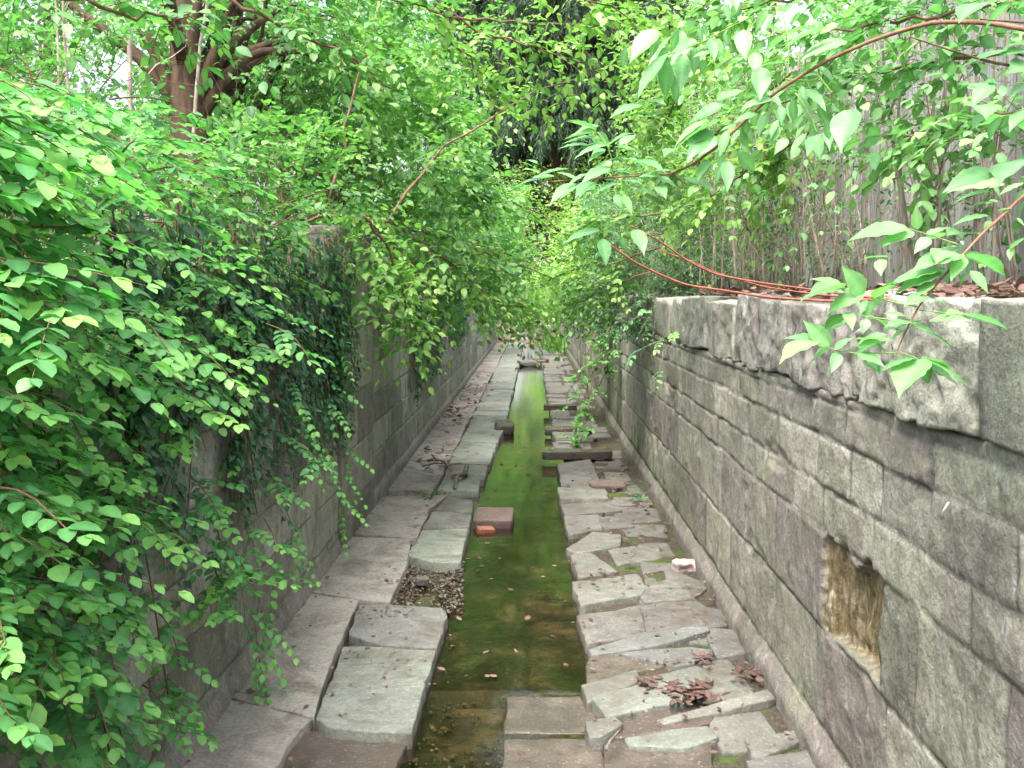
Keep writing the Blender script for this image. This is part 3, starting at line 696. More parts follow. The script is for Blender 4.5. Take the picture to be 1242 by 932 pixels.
def hero_t(kind):
    """a near leaf: five columns across, cupped and drooping, with its own lengthwise and crosswise numbers for the veins"""
    v, lo, ln, ve = leaf_t(kind); n = int(ve.sum()); x = v[:n, 0]; wd = np.zeros(n)
    for i in range(n):
        m = (np.abs(v[n:, 0] - x[i]) < 1e-9) & (v[n:, 1] > 0); wd[i] = v[n:, 1][m][0] if m.any() else 0
    u = np.array([-1, -.55, 0, .55, 1.]); X = x[:, None] + 0 * u; Yv = wd[:, None] * u
    Zv = -.20 * x[:, None] ** 2 + .34 * np.abs(Yv) - .55 * Yv ** 2 + .012 * np.sin(x * 30)[:, None] * np.abs(u)
    V = np.stack([X, Yv, Zv], -1).reshape(-1, 3); i = np.arange(n - 1)[:, None] * 5; j = np.arange(4)[None]
    q = np.stack([i + j, i + 5 + j, i + 6 + j, i + 1 + j], -1).reshape(-1, 4)
    return V, q.ravel(), np.full(len(q), 4), np.tile([0, 0, 1., 0, 0], n)
LT = {k: leaf_t(k) for k in ('ovate', 'round', 'narrow', 'ivy', 'needle', 'blade', 'litter')}
for k in ('elder', 'elder2', 'lance'): LT[k] = hero_t(k)
def put_leaves(mb, kind, pos, xd, zd, size, tint, wid=1.0):
    tv, tl, tn, ve = LT[kind]; n = len(pos)
    if n == 0: return
    xd = nrm(xd); yd = nrm(np.cross(zd, xd)); zd = np.cross(xd, yd); size = np.broadcast_to(size, (n,)); tint = np.broadcast_to(tint, (n,)); wid = np.broadcast_to(wid, (n,))
    v = pos[:, None] + size[:, None, None] * (tv[None, :, 0:1] * xd[:, None] + (tv[None, :, 1:2] * wid[:, None, None]) * yd[:, None] + tv[None, :, 2:3] * zd[:, None])
    loops = (tl[None] + np.arange(n)[:, None] * len(tv)).ravel()
    ex = dict(lx=np.tile(tv[:, 0], n), ly=np.tile(np.abs(tv[:, 1]), n), hero=1.) if kind in ('elder', 'elder2', 'lance') else {}
    mb.add(v.reshape(-1, 3), loops, np.tile(tn, n), **ex, tint=np.clip(np.repeat(tint, len(tv)), 0, 1), vein=np.tile(ve, n))
UP = np.array([0, 0, 1.])
def rv(n, s=1.0, g=None): return (g or rng).normal(0, s, (n, 3))
def tubes_np(mb, C, rad):                # C (n,q,3) many thin twigs at once, three sided
    n, q, _ = C.shape
    t = nrm(C[:, -1] - C[:, 0]); a = nrm(np.cross(t, np.array([.3, .8, .5]))); b = np.cross(t, a)
    th = np.arange(3) * 2.0944
    ring = a[:, None] * np.cos(th)[None, :, None] + b[:, None] * np.sin(th)[None, :, None]
    rr = np.broadcast_to(rad, (n, q)) if np.ndim(rad) else np.full((n, q), rad)
    V = C[:, :, None] + ring[:, None] * rr[:, :, None, None]
    i = (np.arange(n)[:, None, None] * q + np.arange(q - 1)[None, :, None]) * 3; j = np.arange(3)[None, None]; j2 = (j + 1) % 3
    Q = np.stack([i + j, i + j2, i + 3 + j2, i + 3 + j], -1).reshape(-1, 4)
    mb.quads(V.reshape(-1, 3), Q)

def clear(p):
    """keep the open air of the channel, and the sight of the near right wall, free of mass foliage"""
    X, Y, Z = p[:, 0], p[:, 1], p[:, 2]
    bad = (X > -1.45) & (X < 1.30) & (Z < 2.15 - .040 * Y + .012 * np.maximum(Y - 22, 0)) & (Y > 5.5)
    bad |= (Y < 1.9) & (np.abs(X) < 2.5)
    return ~bad
def proj(p):
    q = (p - EYE) @ CM; d = np.maximum(-q[:, 2], .05); return CX + FPX * q[:, 0] / d, CY - FPX * q[:, 1] / d
THIN = [(203, -50, 258, 190, 9.05, .10), (290, 0, 335, 140, 9.6, .35), (368, 262, 450, 350, 9.5, .2), (590, 60, 748, 225, 60, .12), (80, 55, 205, 150, 60, .55), (840, -10, 990, 70, 60, .45), (632, 228, 705, 335, 46, .3), (950, 180, 1110, 340, 9, .55), (1040, 40, 1200, 180, 9, .45)]
def clear(p, _c=clear):
    ok = _c(p); x, y = proj(p)
    for x0, y0, x1, y1, Ym, pr in THIN:
        m = (x > x0) & (x < x1) & (y > y0) & (y < y1) & (p[:, 1] < Ym); ok &= ~m | (rng.random(len(p)) < pr)
    return ok
def sprays(leaf, twig, kind, Pp, D, L, m, size, tint, opp=True, droop=.35, ang=58, updir=UP, flat=.35, tipyoung=.35, jit=.25, keep=clear, trad=.0018, wid=1.0, hang=0.):
    n = len(Pp); D = nrm(D); L = np.broadcast_to(L, (n,)).astype(float); tint = np.broadcast_to(tint, (n,))
    def curve(t): return Pp[:, None] + D[:, None] * (L[:, None] * t)[..., None] - UP * (droop * L[:, None] * t ** 2)[..., None]
    if twig is not None:
        tq = np.linspace(0, 1, 4)[None].repeat(n, 0); C = curve(tq)
        kp = keep(C[:, -1]) if keep else np.ones(n, bool)
        if kp.any(): tubes_np(twig, C[kp], np.array([1.3, 1, .75, .4]) * trad)
    k = np.arange(m); t = np.broadcast_to(.12 + .88 * (k // 2 * 2 if opp else k) / max(1, (m - 2 if opp else m - 1)), (n, m))
    p = curve(t); tan = nrm(D[:, None] - UP * (2 * droop * t)[..., None])
    upj = nrm(np.broadcast_to(updir, (n, 3)) + rv(n, flat))[:, None]
    sd = nrm(np.cross(tan, upj)); s = np.where(k % 2 == 0, 1, -1)[None, :, None]
    a = R(ang) * (1 - .55 * t)[..., None] if True else 0
    xd = tan * np.cos(a) + sd * s * np.sin(a) + rng.normal(0, jit, (n, m, 3)) * .6 - UP * hang
    zd = upj + rng.normal(0, jit, (n, m, 3)) + .25 * np.cross(sd, tan) * 0
    sz = size * (1 - .30 * t ** 3 - .15 * (1 - t)) * rng.uniform(.55, 1.3, (n, m))
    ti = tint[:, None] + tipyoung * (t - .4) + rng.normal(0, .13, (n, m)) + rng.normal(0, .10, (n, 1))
    p = p.reshape(-1, 3); kp = keep(p) if keep else np.ones(len(p), bool)
    put_leaves(leaf, kind, p[kp], xd.reshape(-1, 3)[kp], zd.reshape(-1, 3)[kp], sz.ravel()[kp], ti.ravel()[kp], wid)
def in_ell(n, c, r, shell=.45):
    d = nrm(rv(n)); rad = rng.uniform(shell, 1, n) ** .7
    return np.array(c) + d * rad[:, None] * np.array(r), d
def limb(a, b, bend, n=8, wob=.05):
    t = np.linspace(0, 1, n)[:, None]; a = np.array(a, float); b = np.array(b, float)
    ph = rng.uniform(0, 6, 3); L = np.linalg.norm(b - a)
    return a + (b - a) * t + np.array(bend) * (4 * t * (1 - t)) + wob * L * np.sin(t * 7 + ph) * t * (1 - t) * 2

def shrub(name, label, cat, base, crowns, lm, sm, kind='ovate', n=260, m=10, size=.055, L=.4, tint=.4, group=None, stems=7, srad=.012, keep=clear, droop=.35, lean=None, tipyoung=.35, flat=.35, opp=True, outward=.8, loose=.0, hang=0.):
    th = thing(name, label, cat, base, group); lf, st = MB(), MB()
    base = np.array(base, float)
    tot = sum(np.prod(c[1]) ** .67 for c in crowns)
    for c, rr in crowns:
        c = np.array(c, float); rr = np.array(rr, float)
        nn = int(n * np.prod(rr) ** .67 / tot)
        p, d = in_ell(nn, c, rr)
        p += rv(nn, 1) * rr * loose
        lump = fbm(p[:, 0] * 2.2 / max(rr), p[:, 1] * 2.2 / max(rr), p[:, 2] * 3 / max(rr), len(name) + int(abs(c[1]) * 10), 2); kp = lump > -.22; p, d, lump = p[kp], d[kp], lump[kp]
        if keep is not None: kp = keep(p); p, d, lump = p[kp], d[kp], lump[kp]
        dd = d * outward + np.array([0, 0, .25]) + rv(len(p), .45)
        if lean is not None: dd = dd + np.array(lean)
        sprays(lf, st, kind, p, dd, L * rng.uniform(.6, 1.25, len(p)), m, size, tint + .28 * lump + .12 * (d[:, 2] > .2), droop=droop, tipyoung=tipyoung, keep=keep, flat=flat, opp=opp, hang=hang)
        for k in range(max(2, int(stems * nn / n))):
            e, _ = in_ell(1, c, rr * .8, .2)
            if keep is not None and not keep(e)[0]: continue
            b0 = base + np.array([rng.normal(0, .15), rng.normal(0, .2), 0])
            pts = limb(b0, e[0], (0, 0, .25 * np.linalg.norm(e[0] - b0) * .4), 9)
            rd = np.linspace(srad, srad * .25, 9); st.tube(pts, rd, 5)
            for q in range(4):
                i0 = rng.integers(3, 8); e2 = pts[i0] + rv(1, .25)[0] * rr + np.array([0, 0, .1])
                if keep is None or keep(e2[None])[0]: st.tube(limb(pts[i0], e2, (0, 0, .05), 5), np.linspace(rd[i0] * .6, .0015, 5), 4)
    st.build('stems', sm, th); lf.build('leaves', lm, th); return th
def E(px, py, Y, rx, ry, rY):            # ellipsoid of foliage: where it stands and its size in metres
    s = Y / FPX; return (P(px, py, Y), (rx * s, rY, ry * s))

# ---------------------------------------------------------------- leaning shrub on the near left (opposite round leaves in flat layers)
th = thing('honeysuckle_shrub', 'bright green round leaved shrub arching over the near left wall', 'shrub', (-2.2, 3.6, 2.15))
lf, st = MB(), MB()
def bush_tip():
    while True:
        px, py = rng.uniform(-60, 420), rng.uniform(120, 960)
        lim = np.interp(py, [120, 200, 300, 370, 430, 600, 700, 820, 960], [250, 300, 300, 330, 395, 405, 320, 285, 200])
        if px < lim and rng.random() < (.95 if py < 480 else (.62 if px < 130 else .33)) : return px, py
tips = [bush_tip() for k in range(295)]
for px, py in tips:
    Xw = -1.58 + min(.62, rng.exponential(.22)) + (.1 if px < 120 else 0)
    Y = Xw * FPX / (px - 645); Y = min(max(Y, 2.0), 5.6)
    e = P(px, py, Y)
    Ls = rng.uniform(.4, .8); a = e + np.array([-Ls * rng.uniform(.45, .95), rng.uniform(-.15, .5), Ls * rng.uniform(.0, .25)])
    if e[2] < 2.25: a = np.array([max(a[0], -1.62), e[1] + rng.uniform(.1, .5), e[2] + rng.uniform(.0, .22)])
    pts = limb(a, e, (0, 0, .10 * Ls), 8, .04); st.tube(pts, np.linspace(.0042, .0012, 8), 5)
    d = pts[-1] - pts[2]; Lm = np.linalg.norm(d)
    mm = max(3, int(Lm / .048)) * 2
    sprays(lf, None, 'round', pts[2][None], d[None], Lm, mm, .068, .48 + .1 * rng.normal(), droop=-.05, flat=.18, tipyoung=.55, jit=.14, keep=None, ang=66)
    for q in range(rng.integers(1, 4)):
        i0 = rng.integers(1, 7); sd = nrm(np.cross(d, UP)) * rng.choice([-1, 1]); dd = nrm(d) * .7 + sd * .7 - UP * .05 + rv(1, .12)[0]
        sprays(lf, st, 'round', pts[i0][None], dd[None], rng.uniform(.14, .3), 10, .062, .45 + .1 * rng.normal(), droop=.1, flat=.18, tipyoung=.6, jit=.14, keep=None, ang=66)
# the old canes that carry them: from behind the wall, over its top and down its face
for k in range(6):
    y0 = rng.uniform(2.6, 5.4); xe = rng.uniform(-1.55, -1.35); b0 = np.array([-2.25, y0 + rng.normal(0, .2), 2.15])
    top = np.array([-1.75, y0, rng.uniform(2.42, 2.75)]); end = np.array([xe, y0 + rng.normal(0, .25), rng.uniform(.3, 1.6)])
    t = np.linspace(0, 1, 14)[:, None]; pts = (1 - t) ** 2 * b0 + 2 * t * (1 - t) * (top * 2 - (b0 + end) / 2) + t ** 2 * end
    pts[:, 0] = np.where(pts[:, 2] < 2.3, np.where(t[:, 0] > .4, np.maximum(pts[:, 0], -1.6), pts[:, 0]), pts[:, 0])
    st.tube(pts, np.linspace(.010, .003, 14), 5)
st.build('stems', M['twig'], th); lf.build('leaves', M['honeysuckle'], th)

# ---------------------------------------------------------------- ivy on the left wall
def ivy(label, y0, y1, z0, z1, n, X=XL, out=1, size=.055, shape=None, seed=1):
    base = (X + out * .03, (y0 + y1) / 2, z0); th = thing('ivy', label, 'ivy', base); lf, st = MB(), MB()
    for k in range(n):
        y, zt = rng.uniform(y0, y1), z1 + rng.uniform(-.1, .15); ln = rng.uniform(.35, 1.0) * (z1 - z0)
        q = int(10); t = np.linspace(0, 1, q); pts = np.stack([X + out * (.045 + .05 * rng.random() + .03 * np.sin(t * 9 + k)), y + np.cumsum(rng.normal(0, .05, q)), zt - ln * t], -1)
        st.tube(pts, np.linspace(.006, .002, q), 4)
        m = int(ln / .013); tt = rng.random(m); p = np.stack([np.interp(tt, t, pts[:, i]) for i in range(3)], -1) + rng.normal(0, .05, (m, 3)) * np.array([.3, 1, 1]) + np.array([out * .03, 0, 0])
        xd = np.stack([out * rng.uniform(0, .8, m), rng.normal(0, .6, m), -np.abs(rng.normal(.6, .4, m))], -1)
        zd = np.stack([out * np.ones(m), rng.normal(0, .35, m), rng.uniform(.2, .9, m)], -1)
        put_leaves(lf, 'ivy' if rng.random() < .5 else 'ovate', p, xd, zd, size * rng.uniform(.6, 1.2, m), .35 + rng.normal(0, .2, m))
    st.build('stems', M['twig'], th); lf.build('leaves', M['dark'], th)
ivy('dark glossy ivy hanging down the left wall behind the bright round leaved shrub', 3.6, 8.0, .9, 2.5, 85)
ivy('dark curtain of ivy hanging on the corner of the pale stone pier', 7.6, 8.6, .9, 2.6, 20, X=XL + .02)
ivy('dark ivy hanging on the left wall well beyond the pier', 13.5, 17.5, .7, 2.1, 26, size=.07)
ivy('thin ivy hanging on the left wall in the distance', 19, 24, .9, 2.1, 18, size=.08)
# bright runner in front of the ivy
th = thing('climbing_vine', 'light green vine trailing down the left wall beside the dark ivy curtain', 'vine', (-1.6, 6.2, .8)); lf, st = MB(), MB()
for px, py in [(400, 440), (385, 510), (402, 590), (398, 640), (330, 690), (310, 720), (290, 800), (285, 840), (265, 780), (375, 600), (350, 560), (335, 520), (270, 690)]:
    e = P(px, py, 1.56 * FPX / (645 - px)); e[0] = -1.5; a = e + np.array([-.1, .2, .4]); pts = limb(a, e, (.05, 0, .02), 6); st.tube(pts, np.linspace(.003, .001, 6), 4)
    for q in range(3): sprays(lf, st, 'round', pts[2 + q][None], (nrm(e - a) * .6 + rv(1, .4)[0] + np.array([.5, -.2, 0]))[None], .24, 12, .055, .55, keep=None, tipyoung=.5, flat=.2, jit=.15)
st.build('stems', M['twig'], th); lf.build('leaves', M['honeysuckle'], th)

# ---------------------------------------------------------------- shrubs along the top of the left wall
SH = dict(cat='shrub', lm=M['shrub'], sm=M['twig'])
G1 = 'shrubs growing along the left wall'
shrub('wild_shrub', 'dense mid green shrub behind the near left wall, left of the brown trunk', base=(-2.9, 5.2, 2.2), crowns=[E(90, 170, 5.4, 210, 110, .9), E(40, 60, 5.2, 190, 90, .9), E(230, 240, 5.8, 130, 100, .7)], n=620, m=12, size=.06, L=.42, tint=.42, stems=16, group=G1, **SH)
shrub('wild_shrub', 'leafy shrub in front of the brown trunk above the ivy', base=(-2.5, 7.2, 2.2), crowns=[E(330, 250, 7.2, 110, 110, .8), E(250, 330, 6.2, 110, 70, .5)], n=420, m=12, size=.07, L=.4, tint=.5, stems=12, group=G1, **SH)
shrub('wild_shrub', 'broad shrub leaning over the channel beyond the pale pier', base=(-2.2, 10.8, 2.1), crowns=[E(480, 205, 10.6, 120, 85, 1.2), E(440, 120, 10.4, 110, 80, 1.2), E(530, 300, 11, 80, 60, 1.0)], n=760, m=12, size=.11, L=.55, tint=.6, stems=20, group=G1, lean=(.35, -.1, 0), **SH)
shrub('wild_shrub', 'shrub with dark shaded leaves hanging over the far left wall', base=(-2.3, 16, 2.0), crowns=[E(560, 300, 15.5, 75, 60, 2.0), E(540, 210, 15, 75, 80, 2.0)], n=560, m=12, size=.115, L=.65, tint=.42, stems=14, group=G1, lean=(.3, 0, -.1), **SH)
shrub('wild_shrub', 'shrub drooping over the left wall top where the channel narrows in view', base=(-2.2, 23, 2.0), crowns=[E(605, 330, 22, 48, 50, 3.0), E(590, 250, 23, 50, 55, 3.0)], n=560, m=12, size=.10, L=.75, tint=.42, stems=12, group=G1, lean=(.3, 0, 0), **SH)
shrub('wild_shrub', 'pale sunlit shrub at the far end on the left of the channel', base=(-2.6, 40, 2.0), crowns=[E(615, 320, 38, 42, 48, 3.5), E(600, 240, 40, 42, 50, 3.0)], n=520, m=10, size=.16, L=1.1, tint=.6, stems=10, group=G1, **{**SH, 'lm': M['yellow']})
shrub('wild_shrub', 'tall light green shrub filling the upper left behind the thin saplings', base=(-5.0, 9.5, 2.2), crowns=[E(110, 90, 9.6, 190, 110, .9), E(20, 180, 9.2, 120, 110, .9), E(330, 170, 11, 110, 90, 1.0)], n=800, m=12, size=.085, L=.5, tint=.55, stems=18, group=G1, **SH)
shrub('wild_shrub', 'tall shrub filling the space between the brown trunk and the pier, set well back', base=(-4.0, 13.5, 2.2), crowns=[E(300, 90, 13.5, 140, 110, 1.0), E(420, 60, 13, 90, 90, 1.0)], n=620, m=12, size=.10, L=.55, tint=.5, stems=12, group=G1, **SH)
# low hanging bough with toothed leaves in the middle
th = thing('hanging_bough', 'drooping bough of fresh leaves hanging in front of the left wall just beyond the pier', 'branch', P(400, 268, 8.6)); lf, st = MB(), MB()
for path, Y in [([(356, 272), (400, 262), (440, 262), (478, 270)], 8.2), ([(470, 270), (500, 220), (545, 175), (600, 140), (660, 108), (700, 95)], 8.4), ([(400, 240), (420, 150), (440, 80), (462, 5)], 8.3),
                ([(440, 262), (470, 300), (490, 350), (492, 400)], 8.0), ([(478, 270), (520, 300), (560, 330), (590, 360)], 9.5)]:
    pts = np.array([P(x, y, Y + .25 * i) for i, (x, y) in enumerate(path)]); 
    t = np.linspace(0, len(pts) - 1, 14); pts = np.stack([np.interp(t, np.arange(len(pts)), pts[:, i]) for i in range(3)], -1); pts[1:-1] += rv(12, .012)
    st.tube(pts, np.linspace(.015, .005, 14), 6)
    for q in range(22):
        i0 = rng.integers(3, 14); d = nrm(pts[-1] - pts[0]) * .5 + rv(1, .6)[0] + np.array([0, 0, -.1]); sprays(lf, st, 'ovate', pts[i0][None], d[None], rng.uniform(.25, .5), 10, .085, .55, keep=None, flat=.3, tipyoung=.3)
for px, py in [(395, 340), (430, 330), (470, 330), (500, 335), (490, 372), (492, 405), (470, 390), (505, 400), (440, 365), (425, 300), (520, 330), (480, 415)]:
    e = P(px, py, 8.2); sprays(lf, st, 'elder2', (e + rv(3, .06)), rv(3, .5) + np.array([.2, -.3, -.3]), .35, 8, .115, .45, keep=None, flat=.35)
st.build('stems', M['twig'], th); lf.build('leaves', M['yellow'], th)

# ---------------------------------------------------------------- trees
def tree(name, label, base, h, r0, crowns, lm, bark, n, size, L, tint, kind='ovate', group=None, m=10, lean=(0, 0), keep=clear, cat='tree', limbs=9, trunk_k=10, droop=.3, fork=None):
    th = thing(name, label, cat, base, group); tr, lf = MB(), MB(); base = np.array(base, float)
    t = np.linspace(0, 1, 16)[:, None]
    pts = base + np.array([lean[0], lean[1], 0]) * t ** 1.3 * h + UP * t * h + np.concatenate([.02 * h * np.sin(t * 5 + base[1]), .02 * h * np.cos(t * 4 + base[0]), 0 * t], 1) * t
    rd = r0 * (1.25 * np.exp(-t[:, 0] * 9) * .4 + 1 - .72 * t[:, 0]); tr.tube(pts, rd, trunk_k)
    lb = MB(); tw = lb
    for c, rr in crowns:
        for k in range(limbs):
            e, _ = in_ell(1, c, np.array(rr) * .85, .2); i0 = min(14, max(3, int(15 * (e[0][2] - base[2]) / h * rng.uniform(.45, .8))))
            if keep is not None and not keep(e)[0]: continue
            pl = limb(pts[i0], e[0], (0, 0, .05 * h), 8); lb.tube(pl, np.linspace(rd[i0] * .5, .008, 8), 5)
        nn = n; p, d = in_ell(nn, c, rr, .25); R_m = max(rr)
        lump = fbm(p[:, 0] * 3.0 / R_m, p[:, 1] * 3.0 / R_m, p[:, 2] * 3.6 / R_m, int(base[1] * 3) + 5, 3); kp = lump > -.12
        if keep is not None: kp &= keep(p)
        p, d, lump = p[kp], d[kp], lump[kp]
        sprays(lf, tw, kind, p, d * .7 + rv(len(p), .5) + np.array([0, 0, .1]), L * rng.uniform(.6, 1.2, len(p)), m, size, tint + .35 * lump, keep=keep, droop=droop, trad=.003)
    tr.build('trunk', bark, th); lb.build('limbs', bark, th); lf.build('crown', lm, th); return th
b = P(232, 200, 9.0); 
tree('deciduous_tree', 'tree with the thick brown trunk at the upper left', (b[0], 9.0, 2.15), 7.5, .17, [E(190, -60, 8.6, 330, 120, 2.2), E(330, 60, 9.6, 120, 80, 1.4)], M['shrub'], M['bark'], 420, .075, .5, .42, lean=(.01, .02), trunk_k=14)
b = P(318, 200, 9.8)
tree('deciduous_tree', 'slender reddish trunked tree right of the thick brown trunk', (b[0] - .3, 9.8, 2.1), 6, .07, [E(360, 20, 10.0, 150, 75, 1.5)], M['shrub'], M['bark_dark'], 420, .075, .5, .5, lean=(.05, 0))
# thin grey poles of saplings on the left
for k, (px, lean_, rad, lb) in enumerate([(150, .06, .022, 'pale grey leaning sapling stem left of the brown trunk'), (195, .16, .018, 'thin pale sapling slanting across the brown trunk'), (100, -.02, .014, 'thin upright sapling far left among the shrubs'), (60, .03, .014, 'thin bare sapling at the left edge among the shrubs')]):
    b = P(px, 250, 6.8 + .3 * k); th = thing('sapling', lb, 'sapling', (b[0], b[1], 2.15)); st, lf = MB(), MB()
    pts = limb((b[0], b[1], 2.15), (b[0] + lean_ * 4, b[1], 5.3), (0, 0, 0), 10, .03); st.tube(pts, np.linspace(rad, rad * .5, 10), 6)
    for q in range(10):
        i0 = rng.integers(3, 10); e = pts[i0] + np.array([rng.normal(0, .3), rng.normal(0, .3), rng.uniform(.1, .5)]); st.tube(limb(pts[i0], e, (0, 0, .03), 5), np.linspace(rad * .35, .002, 5), 4)
        sprays(lf, st, 'ovate', e[None], rv(1), .3, 8, .06, .5, keep=None)
    st.build('stem', M['stem'], th); lf.build('leaves', M['shrub'], th)

# woods beyond, each tree by itself
GB = 'trees of the wood behind the channel'
bgs = [(-120, 14, 7.5, 'far left behind the shrubs'), (60, 17, 8, 'behind the thin saplings at the left'), (210, 21, 9, 'directly behind the thick brown trunk'), (345, 18, 8, 'behind the slender reddish trunk'), (430, 26, 10, 'right of the slender reddish trunk'), (505, 34, 11, 'left of the dark evergreens'),
       (860, 30, 11, 'right of the dark evergreens'), (930, 22, 9, 'above the middle of the thin stems'), (1030, 17, 8, 'behind the far part of the fence'), (1180, 14, 7.5, 'behind the near part of the fence'), (1330, 12, 7, 'outermost on the right behind the fence'), (800, 44, 13, 'close right of the dark evergreens')]
for k, (px, Y, h, where) in enumerate(bgs):
    b = P(px, 300, Y); s = Y / 20
    tree('deciduous_tree', f'light green woodland tree standing {where}', (b[0], Y, 2.2), h, .05 + .05 * s, [((b[0], Y, 2.2 + h * .62), (2.3 * s + .8, 2.0 * s + .5, h * .42)), ((b[0] + rng.normal(0, 1), Y - 1, 2.2 + h * .33), (2.0 * s + .5, 1.6 * s, h * .26))],
         M['yellow' if k in (5, 6, 7, 11) else 'shrub'], M['bark'], 560 if k < 5 else 380, .10 + .05 * s, .6 + .4 * s, .5, group=GB, limbs=6)
# evergreens: dark drooping sprays round a dark reddish trunk
def evergreen(label, px, Y, h, r0, rc, z_low, n):
    b = P(px, 200, Y); base = (b[0], Y, 2.0); th = thing('evergreen_tree', label, 'tree', base, 'dark evergreens beyond the end of the channel'); tr, lf, lb = MB(), MB(), MB()
    t = np.linspace(0, 1, 14)[:, None]; pts = np.array(base) + UP * t * h; tr.tube(pts, r0 * (1 - .85 * t[:, 0]), 12)
    for k in range(n):
        z = rng.uniform(z_low, h * .97); a = rng.uniform(0, 6.283); rr = rc * (1 - z / h) ** .6 * rng.uniform(.7, 1.1)
        e = np.array(base) + np.array([math.cos(a) * rr, math.sin(a) * rr, z - .28 * rr]); s0 = np.array(base) + UP * z
        pl = limb(s0, e, (0, 0, .06 * rr), 7, .02); lb.tube(pl, np.linspace(.07, .015, 7), 4)
        q = 26; tt = rng.uniform(.18, 1.02, q); p = np.stack([np.interp(tt, np.linspace(0, 1, 7), pl[:, i]) for i in range(3)], -1) + rv(q, .16)
        d = nrm(e - s0)[None] * .35 + rv(q, .4) - UP * .75
        sprays(lf, None, 'needle', p, d, rng.uniform(.6, 1.3, q), 18, .40, .4, droop=.3, ang=40, keep=None, jit=.3, tipyoung=.2, wid=.8)
    tr.build('trunk', M['bark_dark'], th); lb.build('limbs', M['bark_dark'], th); lf.build('crown', M['hemlock'], th)
evergreen('dark evergreen with the broad reddish trunk showing beyond the end of the channel', 680, 62, 26, 1.0, 8.5, 9.8, 300)
evergreen('dark evergreen to the left of the one with the broad reddish trunk', 585, 68, 27, .6, 8, 5, 280)
evergreen('dark evergreen to the right of the one with the broad reddish trunk', 775, 70, 27, .6, 8.5, 5, 280)
# low pale growth closing the far end
GE = 'bushes closing the far end of the channel'
for k, (px, py, Y, rx, ry, lb) in enumerate([(660, 300, 58, 40, 45, 'pale bright bush in the gap at the far end of the channel'), (715, 290, 54, 40, 55, 'pale bright bush at the far end, right of the gap'), (640, 235, 60, 45, 30, 'bright bush under the broad dark evergreen trunk, left side'), (720, 225, 60, 45, 28, 'bright bush under the broad dark evergreen trunk, right side'), (680, 355, 50, 26, 26, 'low pale bush right above the far rocks')]):
    c, rr = E(px, py, Y, rx, ry, 2.0); shrub('far_bush', lb, 'bush', (c[0], Y, 1.2), [(c, rr)], M['yellow'], M['twig'], n=300, m=10, size=.2, L=1.2, tint=.75, group=GE, stems=6, srad=.03, keep=None)

# ---------------------------------------------------------------- right bank
GRB = 'privet shrubs on the right bank'
def privet(label, y0, y1, x0, x1, nst, h, leaf_n, leafz, lm='privet', size=.045, rad=.008, tint=.4, pale=.5):
    th = thing('privet_shrub', label, 'shrub', ((x0 + x1) / 2, (y0 + y1) / 2, 2.2), GRB); st, lf = MB(), MB()
    for k in range(nst):
        b = np.array([rng.uniform(x0, x1), rng.uniform(y0, y1), 2.18]); e = b + np.array([rng.normal(-.12, .13), rng.normal(0, .13), h * rng.uniform(.7, 1.1)])
        pl = limb(b, e, (rng.normal(0, .04), rng.normal(0, .04), 0), 9, .02); rr = rad * rng.uniform(.6, 1.5); st.tube(pl, np.linspace(rr, rr * .4, 9), 5)
        q = leaf_n; tt = rng.uniform(leafz, 1.0, q); p = np.stack([np.interp(tt, np.linspace(0, 1, 9), pl[:, i]) for i in range(3)], -1)
        d = rv(q, .7) + np.array([-.25, 0, .2]); sprays(lf, st, 'narrow', p, d, rng.uniform(.15, .45, q), 12, size, tint + rng.normal(0, .12, q), droop=.25, trad=.0015)
        for j in range(3):
            i0 = rng.integers(1, 7); e2 = pl[i0] + np.array([rng.normal(0, .2), rng.normal(0, .2), rng.uniform(.15, .6)]); st.tube(limb(pl[i0], e2, (0, 0, 0), 5), np.linspace(rr * .5, .0015, 5), 4)
    st.build('stems', M['stem'], th); lf.build('leaves', M[lm], th)
privet('thicket of thin grey stems before the nearest stretch of fence', 4.6, 6.6, 1.95, 2.6, 17, 2.0, 14, .15)
privet('thicket of thin pale stems in front of the middle of the fence', 6.4, 8.6, 1.85, 2.6, 28, 2.1, 14, .12)
privet('thicket of crowded pale stems before the far half of the fence', 8.6, 11, 1.8, 2.6, 34, 2.2, 15, .1)
privet('leafy thicket beyond the far end of the fence stems', 11, 15, 1.8, 2.9, 34, 2.4, 16, .1, size=.055)
shrub('privet_shrub', 'dense dark small leaved shrub spilling over the right wall', base=(1.9, 12.5, 2.2), crowns=[E(800, 290, 12.5, 75, 65, 1.5), E(785, 360, 12, 55, 40, 1.4)], cat='shrub', lm=M['privet'], sm=M['stem'], kind='narrow', n=1500, m=14, size=.062, L=.4, tint=.35, stems=16, lean=(-.25, 0, 0), group=GRB)
shrub('privet_shrub', 'dense dark green shrub overhanging the right wall farther back', base=(1.9, 18, 2.2), crowns=[E(745, 330, 18, 58, 75, 2.8), E(760, 250, 18, 55, 50, 2.0)], cat='shrub', lm=M['privet'], sm=M['stem'], kind='narrow', n=1400, m=14, size=.082, L=.55, tint=.35, stems=16, lean=(-.35, 0, -.1), group=GRB)
shrub('privet_shrub', 'fresh green shrub overhanging the right wall in the distance', base=(1.9, 28, 2.2), crowns=[E(705, 330, 28, 42, 52, 4.0), E(715, 270, 30, 40, 40, 3.0)], cat='shrub', lm=M['shrub'], sm=M['stem'], n=560, m=12, size=.12, L=.8, tint=.5, stems=12, lean=(-.3, 0, 0), group=GRB)
